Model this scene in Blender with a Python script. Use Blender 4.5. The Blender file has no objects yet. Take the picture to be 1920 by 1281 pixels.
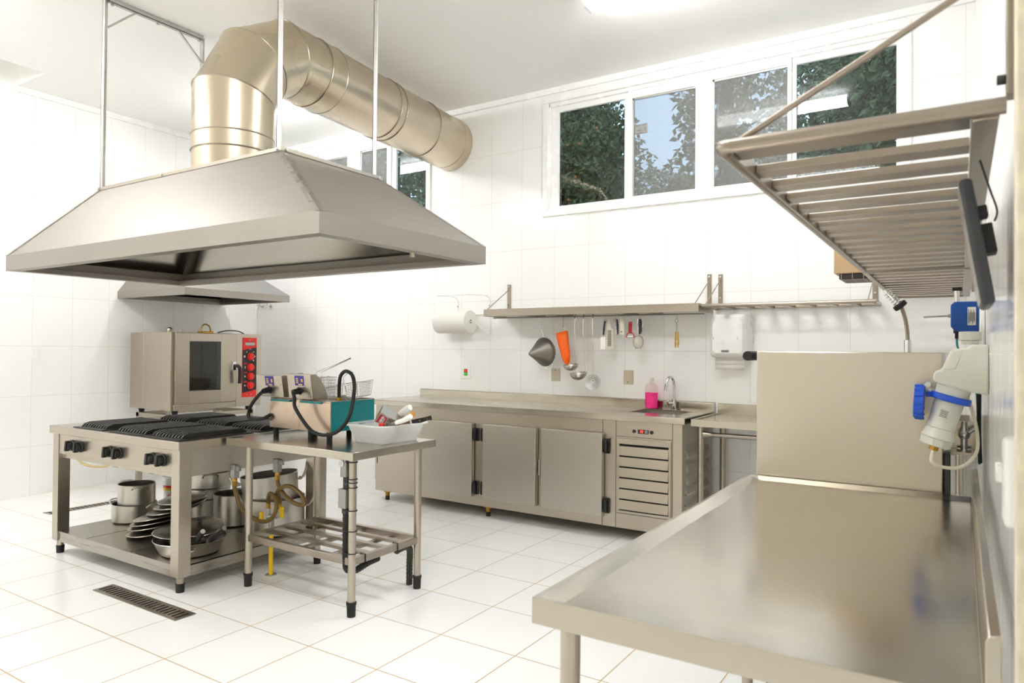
import bpy, bmesh, math, random
from mathutils import Vector, Matrix
random.seed(7)
scene = bpy.context.scene
col = scene.collection
PI = math.pi

# ------------------------------------------------------------------ camera, world, exposure
cd = bpy.data.cameras.new('camera')
cam = bpy.data.objects.new('camera', cd); col.objects.link(cam)
cd.sensor_width = 36.0; cd.lens = 1308.7 / 1920 * 36
cd.clip_start = 0.02; cd.clip_end = 200
yaw, pitch, roll = math.radians(32.717), math.radians(0.695), math.radians(0.468)
fw = Vector((-math.sin(yaw) * math.cos(pitch), math.cos(yaw) * math.cos(pitch), math.sin(pitch)))
r0 = Vector((math.cos(yaw), math.sin(yaw), 0)); u0 = r0.cross(fw)
rr = math.cos(roll) * r0 + math.sin(roll) * u0; uu = -math.sin(roll) * r0 + math.cos(roll) * u0
cam.matrix_world = Matrix(((rr.x, uu.x, -fw.x, 0), (rr.y, uu.y, -fw.y, 0), (rr.z, uu.z, -fw.z, 1.38), (0, 0, 0, 1)))
cd.dof.use_dof = True; cd.dof.focus_distance = 4.8; cd.dof.aperture_fstop = 5.0
scene.camera = cam
scene.view_settings.view_transform = 'Standard'
scene.view_settings.look = 'None'
scene.view_settings.gamma = 1.0
scene.view_settings.use_curve_mapping = False
scene.view_settings.exposure = 1.38

scene.cycles.max_bounces = 16; scene.cycles.diffuse_bounces = 12; scene.cycles.glossy_bounces = 6
LAMP_STRENGTH = 21.0
w = bpy.data.worlds.new('dusk_sky'); scene.world = w; w.use_nodes = True
wb = w.node_tree.nodes['Background']
wb.inputs[0].default_value = (0.60, 0.72, 0.98, 1); wb.inputs[1].default_value = 0.95

# ------------------------------------------------------------------ materials
def srgb(h):
    h = h.lstrip('#'); o = []
    for i in (0, 2, 4):
        c = int(h[i:i + 2], 16) / 255
        o.append(c / 12.92 if c <= 0.04045 else ((c + 0.055) / 1.055) ** 2.4)
    return (o[0], o[1], o[2], 1)

def mat(name, hexc, rough=0.5, metal=0.0, **kw):
    m = bpy.data.materials.new(name); m.use_nodes = True
    nt = m.node_tree; b = nt.nodes['Principled BSDF']
    c = srgb(hexc)
    b.inputs['Base Color'].default_value = c
    b.inputs['Roughness'].default_value = rough
    b.inputs['Metallic'].default_value = metal
    for k, v in kw.items():
        if k == 'trans': b.inputs['Transmission Weight'].default_value = v
        if k == 'ior': b.inputs['IOR'].default_value = v
        if k == 'emit': b.inputs['Emission Color'].default_value = c; b.inputs['Emission Strength'].default_value = v
        if k == 'coat': b.inputs['Coat Weight'].default_value = v
        if k == 'alpha': b.inputs['Alpha'].default_value = v
        if k == 'sss': b.inputs['Subsurface Weight'].default_value = v; b.inputs['Subsurface Radius'].default_value = (.02, .02, .02)
    # faint procedural variation of colour and roughness
    var = kw.get('var', 0.04); scl = kw.get('scale', (6, 6, 6)); rv = kw.get('rvar', 0.06)
    tc = nt.nodes.new('ShaderNodeTexCoord'); mp = nt.nodes.new('ShaderNodeMapping')
    mp.inputs['Scale'].default_value = scl
    ns = nt.nodes.new('ShaderNodeTexNoise'); ns.inputs['Scale'].default_value = 1.0
    ns.inputs['Detail'].default_value = kw.get('detail', 4)
    nt.links.new(tc.outputs['Object'], mp.inputs[0]); nt.links.new(mp.outputs[0], ns.inputs['Vector'])
    mr = nt.nodes.new('ShaderNodeMapRange')
    mr.inputs[1].default_value = .3; mr.inputs[2].default_value = .7
    mr.inputs[3].default_value = max(0, rough - rv); mr.inputs[4].default_value = min(1, rough + rv)
    nt.links.new(ns.outputs[0], mr.inputs[0]); nt.links.new(mr.outputs[0], b.inputs['Roughness'])
    if var:
        mx = nt.nodes.new('ShaderNodeMix'); mx.data_type = 'RGBA'
        mx.inputs[6].default_value = tuple(max(0, x * (1 - var)) for x in c[:3]) + (1,)
        mx.inputs[7].default_value = tuple(min(1, x * (1 + var)) for x in c[:3]) + (1,)
        nt.links.new(ns.outputs[0], mx.inputs[0]); nt.links.new(mx.outputs[2], b.inputs['Base Color'])
    if kw.get('bump'):
        bp = nt.nodes.new('ShaderNodeBump'); bp.inputs['Strength'].default_value = kw['bump']
        bp.inputs['Distance'].default_value = kw.get('bdist', .002)
        nt.links.new(ns.outputs[0], bp.inputs['Height']); nt.links.new(bp.outputs[0], b.inputs['Normal'])
    return m

def tile_mat(name, ax, pitch, off, mortar, c1, c2, rough):
    """ceramic tiles on a plane: ax = the two world axes, off = where a joint runs"""
    m = bpy.data.materials.new(name); m.use_nodes = True; nt = m.node_tree
    b = nt.nodes['Principled BSDF']
    tc = nt.nodes.new('ShaderNodeNewGeometry'); sp = nt.nodes.new('ShaderNodeSeparateXYZ')
    cb = nt.nodes.new('ShaderNodeCombineXYZ'); nt.links.new(tc.outputs['Position'], sp.inputs[0])
    for i in (0, 1):
        a = nt.nodes.new('ShaderNodeMath'); a.operation = 'SUBTRACT'; a.inputs[1].default_value = off[i] - 40 * pitch[i]
        nt.links.new(sp.outputs['XYZ'.index(ax[i])], a.inputs[0]); nt.links.new(a.outputs[0], cb.inputs[i])
    br = nt.nodes.new('ShaderNodeTexBrick'); br.offset = 0; br.squash = 1
    br.inputs['Scale'].default_value = 1; br.inputs['Brick Width'].default_value = pitch[0]; br.inputs['Row Height'].default_value = pitch[1]
    br.inputs['Mortar Size'].default_value = mortar; br.inputs['Mortar Smooth'].default_value = .2; br.inputs['Bias'].default_value = 0
    A = srgb(c1); br.inputs['Color1'].default_value = A
    br.inputs['Color2'].default_value = tuple(x * .985 for x in A[:3]) + (1,); br.inputs['Mortar'].default_value = srgb(c2)
    nt.links.new(cb.outputs[0], br.inputs['Vector']); nt.links.new(br.outputs['Color'], b.inputs['Base Color'])
    mr = nt.nodes.new('ShaderNodeMapRange'); mr.inputs[3].default_value = rough; mr.inputs[4].default_value = .8
    nt.links.new(br.outputs['Fac'], mr.inputs[0]); nt.links.new(mr.outputs[0], b.inputs['Roughness'])
    bp = nt.nodes.new('ShaderNodeBump'); bp.invert = True; bp.inputs['Strength'].default_value = .25; bp.inputs['Distance'].default_value = .001
    nt.links.new(br.outputs['Fac'], bp.inputs['Height']); nt.links.new(bp.outputs[0], b.inputs['Normal'])
    return m

MT = {}
MT['steel'] = mat('brushed_steel', '#b8afa1', .30, 1, scale=(2, 2, 40), var=.015, rvar=.015, detail=2)
MT['steel_dark'] = mat('darker_gauge_steel', '#aaa59c', .28, 1, scale=(2, 2, 40), var=.015, rvar=.015, detail=2)  # slightly darker and greyer than the brushed steel
MT['steel_door'] = mat('fine_brushed_steel', '#bdb7ac', .38, 1, scale=(60, 3, 3), var=.012, rvar=.015, detail=2)
MT['steel_top'] = mat('worn_worktop_steel', '#beb7aa', .19, 1, scale=(4, 4, 4), var=.03, rvar=.05, detail=6)
MT['steel_hood'] = mat('hood_sheet_steel', '#a59f97', .50, 1, scale=(1.2, 1.2, 60), var=.02, rvar=.025)
MT['duct'] = mat('spun_duct_steel', '#cbbfa8', .28, 1, scale=(1.5, 1.5, 1.5), var=.03, rvar=.012, detail=3)
MT['duct_worn'] = mat('handled_duct_steel', '#cdc0ac', .32, 1, scale=(6, 3, 6), var=.10, rvar=.05, detail=6)
MT['rack'] = mat('satin_tube_steel', '#a0968a', .30, 1, scale=(3, 3, 3), var=.02, rvar=.015, detail=2)
MT['hood_lining'] = mat('hood_lining_steel', '#a8a39a', .20, 1, scale=(2, 2, 2), var=.06, rvar=.06, detail=5)
MT['steel_panel'] = mat('brushed_panel_steel', '#cdc6b8', .33, 1, scale=(3, 3, 260), var=.02, rvar=.03, detail=2)
MT['galv'] = mat('galvanised_steel', '#c3c3bf', .42, .9, scale=(30, 30, 30), var=.14)
MT['chrome'] = mat('chrome', '#dcdcdc', .08, 1, var=.02, rvar=.02)
MT['alu'] = mat('spun_aluminium', '#c6c2ba', .36, 1, scale=(3, 3, 60), var=.10, rvar=.08)
MT['alu_dark'] = mat('darker_aluminium', '#85807a', .42, 1, scale=(9, 9, 9), var=.2)  # darker tone for the insides of the pots and the round pan
MT['black'] = mat('black_plastic', '#1c1c1c', .38)
MT['rubber'] = mat('black_rubber', '#191919', .6)
MT['iron'] = mat('cast_iron', '#2a2927', .40, .2, scale=(20, 20, 20), var=.2)
MT['paint'] = mat('white_ceiling_paint', '#f9f9f7', .55, var=.012)
MT['front_paint'] = mat('beige_wall_paint', '#e6e1d8', .7, var=.02)
MT['gloss_white'] = mat('white_painted_trim', '#f7f7f5', .25, var=.01)
MT['white_plastic'] = mat('white_plastic', '#f1f2ef', .3, var=.02)
MT['paper'] = mat('white_paper', '#ebe8e2', .9, var=.02)
MT['beige'] = mat('beige_plastic', '#cdc3ab', .4)
MT['grey_plug'] = mat('pale_grey_plastic', '#cfd0c4', .42, var=.02)
MT['blue'] = mat('blue_plastic', '#1450c8', .35)
MT['navy'] = mat('blue_pump_housing', '#0a4a9c', .35)
MT['teal'] = mat('teal_painted_metal', '#0f8286', .22, var=.03)
MT['pink_steel'] = mat('warm_sheet_steel', '#cdb9a6', .28, 1, scale=(4, 4, 4), var=.06, rvar=.02)
MT['red'] = mat('red_plastic', '#e02318', .35)
MT['dark_red'] = mat('crimson_plastic', '#b01226', .35)
MT['orange'] = mat('orange_silicone', '#ff6a05', .5, var=.03)
MT['yellow'] = mat('yellow_paint', '#f2c60e', .45)
MT['brass'] = mat('brass', '#b0883a', .35, 1)
MT['hose'] = mat('ochre_rubber_hose', '#6d5524', .45, var=.15)
MT['wood'] = mat('worn_wood', '#c98f3f', .6, scale=(60, 60, 8), var=.2)
MT['bristle'] = mat('straw_bristle', '#d0a94c', .8, var=.2)
MT['cream'] = mat('cream_plastic', '#ece6d3', .4)
MT['dark_grey'] = mat('dark_grey_plastic', '#35373a', .42)
MT['grey_metal'] = mat('grey_cast_box', '#9a9a97', .45, .7, var=.12)
MT['dark'] = mat('dark_void', '#141310', .7)
MT['brown_box'] = mat('tan_plastic', '#c0a27c', .5)
MT['corrug'] = mat('old_corrugated_conduit', '#3a352c', .55, scale=(40, 40, 40), var=.5)
MT['purple'] = mat('violet_sticker', '#3a2f96', .5)
MT['sticker_y'] = mat('yellow_print', '#e8c63a', .5)
MT['ink'] = mat('dark_print', '#2c2c2c', .6)
MT['silver_print'] = mat('silver_print', '#cfcfca', .4)
MT['mesh_steel'] = mat('woven_steel_mesh', '#8b877f', .5, .85, scale=(200, 200, 200), var=.2)
MT['fine_mesh'] = mat('pale_wire_mesh', '#d3ccc0', .8, scale=(300, 300, 300), var=.15)
MT['pale_hose'] = mat('pale_ochre_hose', '#cdb987', .5)
MT['leaf'] = mat('dark_leaf', '#55653a', .5, scale=(3, 3, 3), var=.5)
MT['leaf2'] = mat('grey_green_leaf', '#66744e', .5, scale=(3, 3, 3), var=.5)
MT['bark'] = mat('bark', '#4a3d30', .9, scale=(8, 8, 30), var=.4)
MT['lawn'] = mat('lawn', '#39472a', .9, var=.4)
MT['fruit'] = mat('ripe_fruit', '#b87a34', .5)
MT['led'] = mat('lit_red_digits', '#ff2a18', .5, emit=3.0)
MT['led_green'] = mat('lit_green_lens', '#37d24a', .5, emit=.06)
MT['led_red'] = mat('lit_red_lens', '#ff3020', .5, emit=.08)
MT['grout_worn'] = mat('worn_jamb_plaster', '#d8d0b8', .7, scale=(40, 40, 22), var=.35, detail=8)
MT['tile_back'] = tile_mat('wall_tiles_back', 'XZ', (.3445, .4635), (-1.692, 1.381), .0022, '#f9f9f7', '#e2ded6', .13)
MT['tile_side'] = tile_mat('wall_tiles_side', 'YZ', (.3445, .4635), (3.376, 1.381), .0022, '#f9f9f7', '#e2ded6', .13)
MT['tile_floor'] = tile_mat('floor_tiles', 'XY', (.4245, .4435), (-3.387, 2.676), .0035, '#f5f5f3', '#bda585', .22)

def emit_mat(name, hexc, s):
    m = bpy.data.materials.new(name); m.use_nodes = True; nt = m.node_tree
    nt.nodes.remove(nt.nodes['Principled BSDF'])
    e = nt.nodes.new('ShaderNodeEmission'); e.inputs[0].default_value = srgb(hexc); e.inputs[1].default_value = s
    nt.links.new(e.outputs[0], nt.nodes['Material Output'].inputs[0]); return m
MT['lamp'] = emit_mat('fluorescent_diffuser', '#fbfcff', LAMP_STRENGTH * 1.12)
MT['dim_lamp'] = emit_mat('dimmed_fluorescent_diffuser', '#fbfcff', LAMP_STRENGTH * .65)  # weaker output, chosen to even out the light on the walls

def glass_mat(name, tint, rough=0.0, thin=True, refl=1.0):
    """thin pane: lets light through with a tint and mirrors by Fresnel"""
    m = bpy.data.materials.new(name); m.use_nodes = True; nt = m.node_tree
    nt.nodes.remove(nt.nodes['Principled BSDF'])
    t = nt.nodes.new('ShaderNodeBsdfTransparent'); t.inputs[0].default_value = srgb(tint)
    g = nt.nodes.new('ShaderNodeBsdfGlossy'); g.inputs['Roughness'].default_value = rough
    fr = nt.nodes.new('ShaderNodeFresnel'); fr.inputs[0].default_value = 1.5
    ml = nt.nodes.new('ShaderNodeMath'); ml.operation = 'MULTIPLY'; ml.inputs[1].default_value = refl
    mx = nt.nodes.new('ShaderNodeMixShader')
    ge = nt.nodes.new('ShaderNodeNewGeometry'); iv = nt.nodes.new('ShaderNodeMath'); iv.operation = 'SUBTRACT'; iv.inputs[0].default_value = 1
    nt.links.new(ge.outputs['Backfacing'], iv.inputs[1]); m3 = nt.nodes.new('ShaderNodeMath'); m3.operation = 'MULTIPLY'
    nt.links.new(fr.outputs[0], ml.inputs[0]); nt.links.new(ml.outputs[0], m3.inputs[0]); nt.links.new(iv.outputs[0], m3.inputs[1]); nt.links.new(m3.outputs[0], mx.inputs[0])
    nt.links.new(t.outputs[0], mx.inputs[1]); nt.links.new(g.outputs[0], mx.inputs[2])
    nt.links.new(mx.outputs[0], nt.nodes['Material Output'].inputs[0]); return m
MT['pane'] = glass_mat('window_glass', '#e6efee', 0.0, refl=1.9)
MT['oven_glass'] = glass_mat('oven_glass', '#c9c9bf', 0.02, refl=1.6)
MT['clear'] = glass_mat('clear_bottle_plastic', '#fbf4f4', .05)
def screen_mat():
    """insect screen: fine woven grey threads with air between"""
    m = bpy.data.materials.new('insect_screen_mesh'); m.use_nodes = True; nt = m.node_tree
    b = nt.nodes['Principled BSDF']; b.inputs['Base Color'].default_value = srgb('#9a9a96'); b.inputs['Roughness'].default_value = .7
    tc = nt.nodes.new('ShaderNodeTexCoord'); ns = nt.nodes.new('ShaderNodeTexNoise'); ns.inputs['Scale'].default_value = 160
    nt.links.new(tc.outputs['Object'], ns.inputs['Vector'])
    mr = nt.nodes.new('ShaderNodeMapRange'); mr.inputs[1].default_value = .3; mr.inputs[2].default_value = .7
    mr.inputs[3].default_value = .30; mr.inputs[4].default_value = .42
    nt.links.new(ns.outputs[0], mr.inputs[0]); nt.links.new(mr.outputs[0], b.inputs['Alpha']); return m
MT['screen'] = screen_mat()
def bin_mat():
    m = bpy.data.materials.new('frosted_tub_plastic'); m.use_nodes = True; nt = m.node_tree
    b = nt.nodes['Principled BSDF']; b.inputs['Base Color'].default_value = srgb('#ffffff'); b.inputs['Roughness'].default_value = .3
    tr = nt.nodes.new('ShaderNodeBsdfTranslucent'); tr.inputs[0].default_value = srgb('#ffffff')
    tp = nt.nodes.new('ShaderNodeBsdfTransparent'); tp.inputs[0].default_value = srgb('#fbfdfc')
    m1 = nt.nodes.new('ShaderNodeMixShader'); m1.inputs[0].default_value = .4
    m2 = nt.nodes.new('ShaderNodeMixShader'); m2.inputs[0].default_value = .36
    nt.links.new(b.outputs[0], m1.inputs[1]); nt.links.new(tr.outputs[0], m1.inputs[2])
    nt.links.new(m1.outputs[0], m2.inputs[1]); nt.links.new(tp.outputs[0], m2.inputs[2])
    nt.links.new(m2.outputs[0], nt.nodes['Material Output'].inputs[0]); return m
MT['tub'] = bin_mat()
MT['pink'] = mat('magenta_liquid_soap', '#ff2a9a', .3, var=.02, sss=.6)

# ------------------------------------------------------------------ mesh builder
class B:
    def __init__(s): s.bm = bmesh.new(); s.mi = 0
    def face(s, vs):
        try:
            f = s.bm.faces.new(vs); f.material_index = s.mi; return f
        except ValueError: return None
    def hexa(s, p):
        v = [s.bm.verts.new(q) for q in p]
        for q in ((0, 3, 2, 1), (4, 5, 6, 7), (0, 1, 5, 4), (1, 2, 6, 5), (2, 3, 7, 6), (3, 0, 4, 7)): s.face([v[i] for i in q])
        return s
    def box(s, x0, x1, y0, y1, z0, z1):
        return s.hexa([(x0, y0, z0), (x1, y0, z0), (x1, y1, z0), (x0, y1, z0), (x0, y0, z1), (x1, y0, z1), (x1, y1, z1), (x0, y1, z1)])
    def obox(s, c, sx, sy, sz, M=None):
        """box centred at c with a rotation matrix"""
        M = M or Matrix.Identity(3); c = Vector(c)
        p = [c + M @ Vector((a * sx / 2, b * sy / 2, d * sz / 2)) for d in (-1, 1) for a, b in ((-1, -1), (1, -1), (1, 1), (-1, 1))]
        return s.hexa(p)
    def prism(s, poly, vec):
        vec = Vector(vec); a = [s.bm.verts.new(p) for p in poly]; b = [s.bm.verts.new(Vector(p) + vec) for p in poly]
        s.face(a[::-1]); s.face(b); n = len(a)
        for i in range(n): s.face([a[i], a[(i + 1) % n], b[(i + 1) % n], b[i]])
        return s
    def quad(s, pts): s.face([s.bm.verts.new(p) for p in pts]); return s
    def cyl(s, p0, p1, r0, r1=None, n=20, cap=True):
        p0, p1 = Vector(p0), Vector(p1); r1 = r0 if r1 is None else r1
        d = (p1 - p0).normalized(); a = d.orthogonal().normalized(); b = d.cross(a)
        R = [[s.bm.verts.new(p + (a * math.cos(2 * PI * i / n) + b * math.sin(2 * PI * i / n)) * r) for i in range(n)] for p, r in ((p0, r0), (p1, r1))]
        for i in range(n): s.face([R[0][i], R[0][(i + 1) % n], R[1][(i + 1) % n], R[1][i]])
        if cap: s.face(R[0][::-1]); s.face(R[1])
        return s
    def tube(s, pts, r, n=8, closed=False, sub=0, cap=True):
        P = [Vector(p) for p in pts]
        if sub: P = spline(P, sub, closed)
        N = len(P); rad = r if isinstance(r, (list, tuple)) else [r] * N
        rings = []; pa = None
        for i in range(N):
            if closed: t = P[(i + 1) % N] - P[i - 1]
            else: t = P[min(i + 1, N - 1)] - P[max(i - 1, 0)]
            t.normalize()
            if pa is None: a = t.orthogonal().normalized()
            else:
                a = pa - t * pa.dot(t); a = a.normalized() if a.length > 1e-6 else t.orthogonal().normalized()
            pa = a; b = t.cross(a)
            rings.append([s.bm.verts.new(P[i] + (a * math.cos(2 * PI * k / n) + b * math.sin(2 * PI * k / n)) * rad[i]) for k in range(n)])
        m = N if closed else N - 1
        for i in range(m):
            A, Bq = rings[i], rings[(i + 1) % N]
            if closed and i == N - 1:
                best = min(range(n), key=lambda k: (A[0].co - Bq[k].co).length); Bq = Bq[best:] + Bq[:best]
            for k in range(n): s.face([A[k], A[(k + 1) % n], Bq[(k + 1) % n], Bq[k]])
        if cap and not closed: s.face(rings[0][::-1]); s.face(rings[-1])
        return s
    def lathe(s, prof, c=(0, 0, 0), n=32, M=None, sy=1.0):
        c = Vector(c); M = M or Matrix.Identity(3); R = []
        for r, z in prof:
            if r < 1e-6: R.append([s.bm.verts.new(c + M @ Vector((0, 0, z)))])
            else: R.append([s.bm.verts.new(c + M @ Vector((r * math.cos(2 * PI * i / n), r * sy * math.sin(2 * PI * i / n), z))) for i in range(n)])
        for A, Q in zip(R, R[1:]):
            for i in range(n):
                j = (i + 1) % n
                if len(A) == 1 and len(Q) == 1: continue
                if len(A) == 1: s.face([A[0], Q[j], Q[i]])
                elif len(Q) == 1: s.face([A[i], A[j], Q[0]])
                else: s.face([A[i], A[j], Q[j], Q[i]])
        return s
    def sph(s, c, r, sc=(1, 1, 1), n=16):
        prof = [(r * math.sin(PI * i / (n // 2)), -r * math.cos(PI * i / (n // 2))) for i in range(n // 2 + 1)]
        return s.lathe(prof, c, n, Matrix.Diagonal(sc))
    def ring(s, c, R, r, n=32, m=8, M=None, sy=1.0):
        c = Vector(c); M = M or Matrix.Identity(3)
        return s.tube([c + M @ Vector((R * math.cos(2 * PI * i / n), R * sy * math.sin(2 * PI * i / n), 0)) for i in range(n)], r, m, closed=True)

def spline(P, sub, closed=False):
    out = []; n = len(P); rng = n if closed else n - 1
    g = (lambda i: P[i % n]) if closed else (lambda i: P[min(max(i, 0), n - 1)])
    for i in range(rng):
        a, b, c, d = g(i - 1), g(i), g(i + 1), g(i + 2)
        for k in range(sub):
            t = k / sub
            out.append(.5 * (2 * b + (c - a) * t + (2 * a - 5 * b + 4 * c - d) * t * t + (3 * b - a - 3 * c + d) * t ** 3))
    if not closed: out.append(P[-1].copy())
    return out

OFF = {}
def obj(name, b, m, parent=None, bev=0, smooth=True, seg=2, label=None):
    """links the builder as ONE mesh object; vertices are given in world space and moved into the parent's frame"""
    bm = b.bm
    off = OFF.get(parent.name, Vector()) if parent else None
    if parent is None:
        xs = [v.co for v in bm.verts]
        off = Vector(((min(v.x for v in xs) + max(v.x for v in xs)) / 2, (min(v.y for v in xs) + max(v.y for v in xs)) / 2, min(v.z for v in xs)))
    bmesh.ops.translate(bm, vec=-off, verts=bm.verts)
    bmesh.ops.recalc_face_normals(bm, faces=bm.faces)
    me = bpy.data.meshes.new(name); bm.to_mesh(me); bm.free()
    for k in (m if isinstance(m, (list, tuple)) else [m]): me.materials.append(MT[k])
    if smooth:
        me.polygons.foreach_set('use_smooth', [True] * len(me.polygons)); me.set_sharp_from_angle(angle=math.radians(32))
    o = bpy.data.objects.new(name, me); col.objects.link(o)
    if parent: o.parent = parent; OFF[o.name] = off
    else: o.location = off; OFF[o.name] = off
    if bev:
        md = o.modifiers.new('edge', 'BEVEL'); md.width = bev; md.segments = seg; md.limit_method = 'ANGLE'; md.angle_limit = math.radians(40)
    if label: o['label'] = label
    return o

def thing(name, label, cat, loc, group=None):
    o = bpy.data.objects.new(name, None); col.objects.link(o); o.empty_display_size = .1
    o.location = loc; o['label'] = label; o['category'] = cat
    if group: o['group'] = group
    OFF[o.name] = Vector(loc); return o

def single(name, b, m, label, cat, group=None, **kw):
    o = obj(name, b, m, None, **kw); o['label'] = label; o['category'] = cat
    if group: o['group'] = group
    return o

def struct(name, b, m, label, cat, parent=None, **kw):
    if parent: return obj(name, b, m, parent, **kw)
    o = obj(name, b, m, None, **kw); o['kind'] = 'structure'; o['label'] = label; o['category'] = cat; return o

def copy_thing(src, loc, label, rz=None):
    c = src.copy(); col.objects.link(c); c.location = loc; c['label'] = label
    if rz is not None: c.rotation_euler = (0, 0, rz)
    for ch in list(src.children):
        d = ch.copy(); col.objects.link(d); d.parent = c
        for g in list(ch.children):
            e = g.copy(); col.objects.link(e); e.parent = d
    return c

def text_obj(name, s, size, M, m, parent, depth=.0006):
    """raised lettering as a mesh; M places its local XY plane"""
    cu = bpy.data.curves.new(name, 'FONT'); cu.body = s; cu.size = size; cu.align_x = 'CENTER'; cu.align_y = 'CENTER'; cu.extrude = depth
    t = bpy.data.objects.new(name, cu); col.objects.link(t)
    dg = bpy.context.evaluated_depsgraph_get(); me = bpy.data.meshes.new_from_object(t.evaluated_get(dg))
    bpy.data.objects.remove(t)
    off = OFF.get(parent.name, Vector())
    me.transform(Matrix.Translation(-off) @ M)
    me.materials.clear(); me.materials.append(MT[m])
    o = bpy.data.objects.new(name, me); col.objects.link(o); o.parent = parent; OFF[o.name] = off; return o

def frame_M(o, x, y):
    """matrix with origin o, local x and y axes"""
    x = Vector(x).normalized(); y = Vector(y).normalized(); z = x.cross(y)
    return Matrix(((x.x, y.x, z.x, o[0]), (x.y, y.y, z.y, o[1]), (x.z, y.z, z.z, o[2]), (0, 0, 0, 1)))
def rot(ax, deg): return Matrix.Rotation(math.radians(deg), 3, ax)
# ------------------------------------------------------------------ the room
XL, XR, YB, YF, ZC = -7.22, 0.08, 5.47, -2.2, 3.745
b = B(); b.box(XL - .15, XR + .15, YF - .15, YB + .2, -.12, 0); struct('floor', b, 'tile_floor', 'white ceramic tiled floor with thin brownish joints', 'floor')
b = B()
b.box(-6.66, XR + .15, YF - .15, YB + .2, ZC, ZC + .1); b.box(XL - .15, -6.66, 2.87, YB + .2, ZC, ZC + .1); b.box(XL - .15, -6.66, YF - .15, .6, ZC, ZC + .1)
b.box(-6.67, -6.57, .5, 2.97, ZC + .1, ZC + .5); b.box(XL - .15, -6.66, 2.87, 2.97, ZC + .1, ZC + .5); b.box(XL - .15, -6.66, .5, .6, ZC + .1, ZC + .5)
b.box(XL - .15, -6.57, .5, 2.97, ZC + .5, ZC + .6); b.box(XL - .15, XL, .5, 2.97, ZC, ZC + .5)
struct('ceiling', b, 'paint', 'white painted ceiling with a recessed opening by the far left wall', 'ceiling')
W1 = (-3.15, -.32, 2.62, 3.62); W2 = (-6.70, -4.535, 2.62, 3.62)
b = B(); y0, y1 = YB, YB + .16
xs = [XL - .15, W2[0], W2[1], W1[0], W1[1], XR + .15]
b.box(xs[0], xs[5], y0, y1, 0, W1[2]); b.box(xs[0], xs[5], y0, y1, W1[3], ZC)
for i in (0, 2, 4): b.box(xs[i], xs[i + 1], y0, y1, W1[2], W1[3])
struct('wall_back', b, 'tile_back', 'white tiled back wall with two high windows', 'wall')
b = B(); b.box(XL - .15, XL, YF, YB, 0, ZC); struct('wall_left', b, 'tile_side', 'white tiled wall behind the oven', 'wall')
b = B(); b.box(XR, XR + .15, YF, YB, 0, ZC); struct('wall_right', b, 'tile_side', 'white tiled wall beside the long prep table', 'wall')
b = B(); b.box(XL - .15, XR + .15, YF - .15, YF, 0, ZC); struct('wall_front', b, 'front_paint', 'plain beige wall behind the viewpoint', 'wall')
b = B(); b.box(XL, XR, YB - .025, YB, 3.69, ZC); struct('trim_1', b, 'gloss_white', 'white cornice strip along the back wall under the ceiling', 'cornice', bev=.004)
b = B(); b.box(XL, XL + .025, 2.87, YB - .025, 3.69, ZC); struct('trim_2', b, 'gloss_white', 'white cornice strip along the oven wall', 'cornice', bev=.004)
b = B(); b.box(XR - .016, XR, 1.16, 1.215, 0, 3.5); struct('trim_3', b, 'grout_worn', 'worn stained vertical edge strip on the side wall', 'trim', bev=.003)

def window(name, label, X0, X1, panes, sill_y):
    """outer casing, four sashes; panes = (x0, x1, z0, z1, screened)"""
    t = bpy.data.objects.new(name, None); col.objects.link(t); t.location = ((X0 + X1) / 2, YB, 2.6); OFF[t.name] = Vector(t.location)
    t['kind'] = 'structure'; t['label'] = label; t['category'] = 'window'
    Z0, Z1 = 2.585, 3.665
    b = B(); e = .055; ya, yb = YB - .022, YB + .02
    b.box(X0, X1, ya, yb, Z1 - e, Z1); b.box(X0, X1, ya, yb, Z0, Z0 + e); b.box(X0, X0 + e, ya, yb, Z0 + e, Z1 - e); b.box(X1 - e, X1, ya, yb, Z0 + e, Z1 - e)
    obj('casing', b, 'gloss_white', t, bev=.004)
    b = B(); i0, i1 = X0 + e - .01, X1 - e + .01; ya, yb = YB + .004, YB + .11
    b.box(i0, i1, ya, yb, Z1 - e - .03, Z1 - e + .012); b.box(i0, i1, ya, yb, Z0 + e - .012, Z0 + e + .018)
    b.box(i0, i0 + .02, ya, yb, Z0 + e, Z1 - e); b.box(i1 - .02, i1, ya, yb, Z0 + e, Z1 - e)
    b.box(i0, i1, YB + .04, YB + .05, Z1 - e - .045, Z1 - e - .03)
    obj('frame', b, 'gloss_white', t, bev=.002)
    lim = [i0 + .02] + [(panes[k][1] + panes[k + 1][0]) / 2 for k in range(3)] + [i1 - .02]
    for k, (x0, x1, z0, z1, scr) in enumerate(panes):
        b = B(); sy = YB + (.012 if scr else .03); d = .028
        a0, a1, c0, c1 = lim[k], lim[k + 1], Z0 + e + .018, Z1 - e - .03
        a0 += .001; a1 -= .001
        b.box(a0, x0, sy, sy + d, c0, c1); b.box(x1, a1, sy, sy + d, c0, c1); b.box(x0, x1, sy, sy + d, c0, z0); b.box(x0, x1, sy, sy + d, z1, c1)
        s_ = obj('sash', b, 'gloss_white', t, bev=.003)
        b = B(); b.box(x0 - .005, x1 + .005, YB + .062, YB + .066, z0 - .005, z1 + .005); obj('pane', b, 'pane', t, smooth=False)
        if scr:
            b = B(); b.box(x0, x1, sy + .020, sy + .0205, z0, z1); obj('insect_screen', b, 'screen', t, smooth=False)
            b = B(); g = .014
            b.box(x0, x1, sy + .012, sy + .026, z1 - g, z1); b.box(x0, x0 + g, sy + .012, sy + .026, z0, z1)
            obj('screen_frame', b, 'galv', t)
    return t
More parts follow.
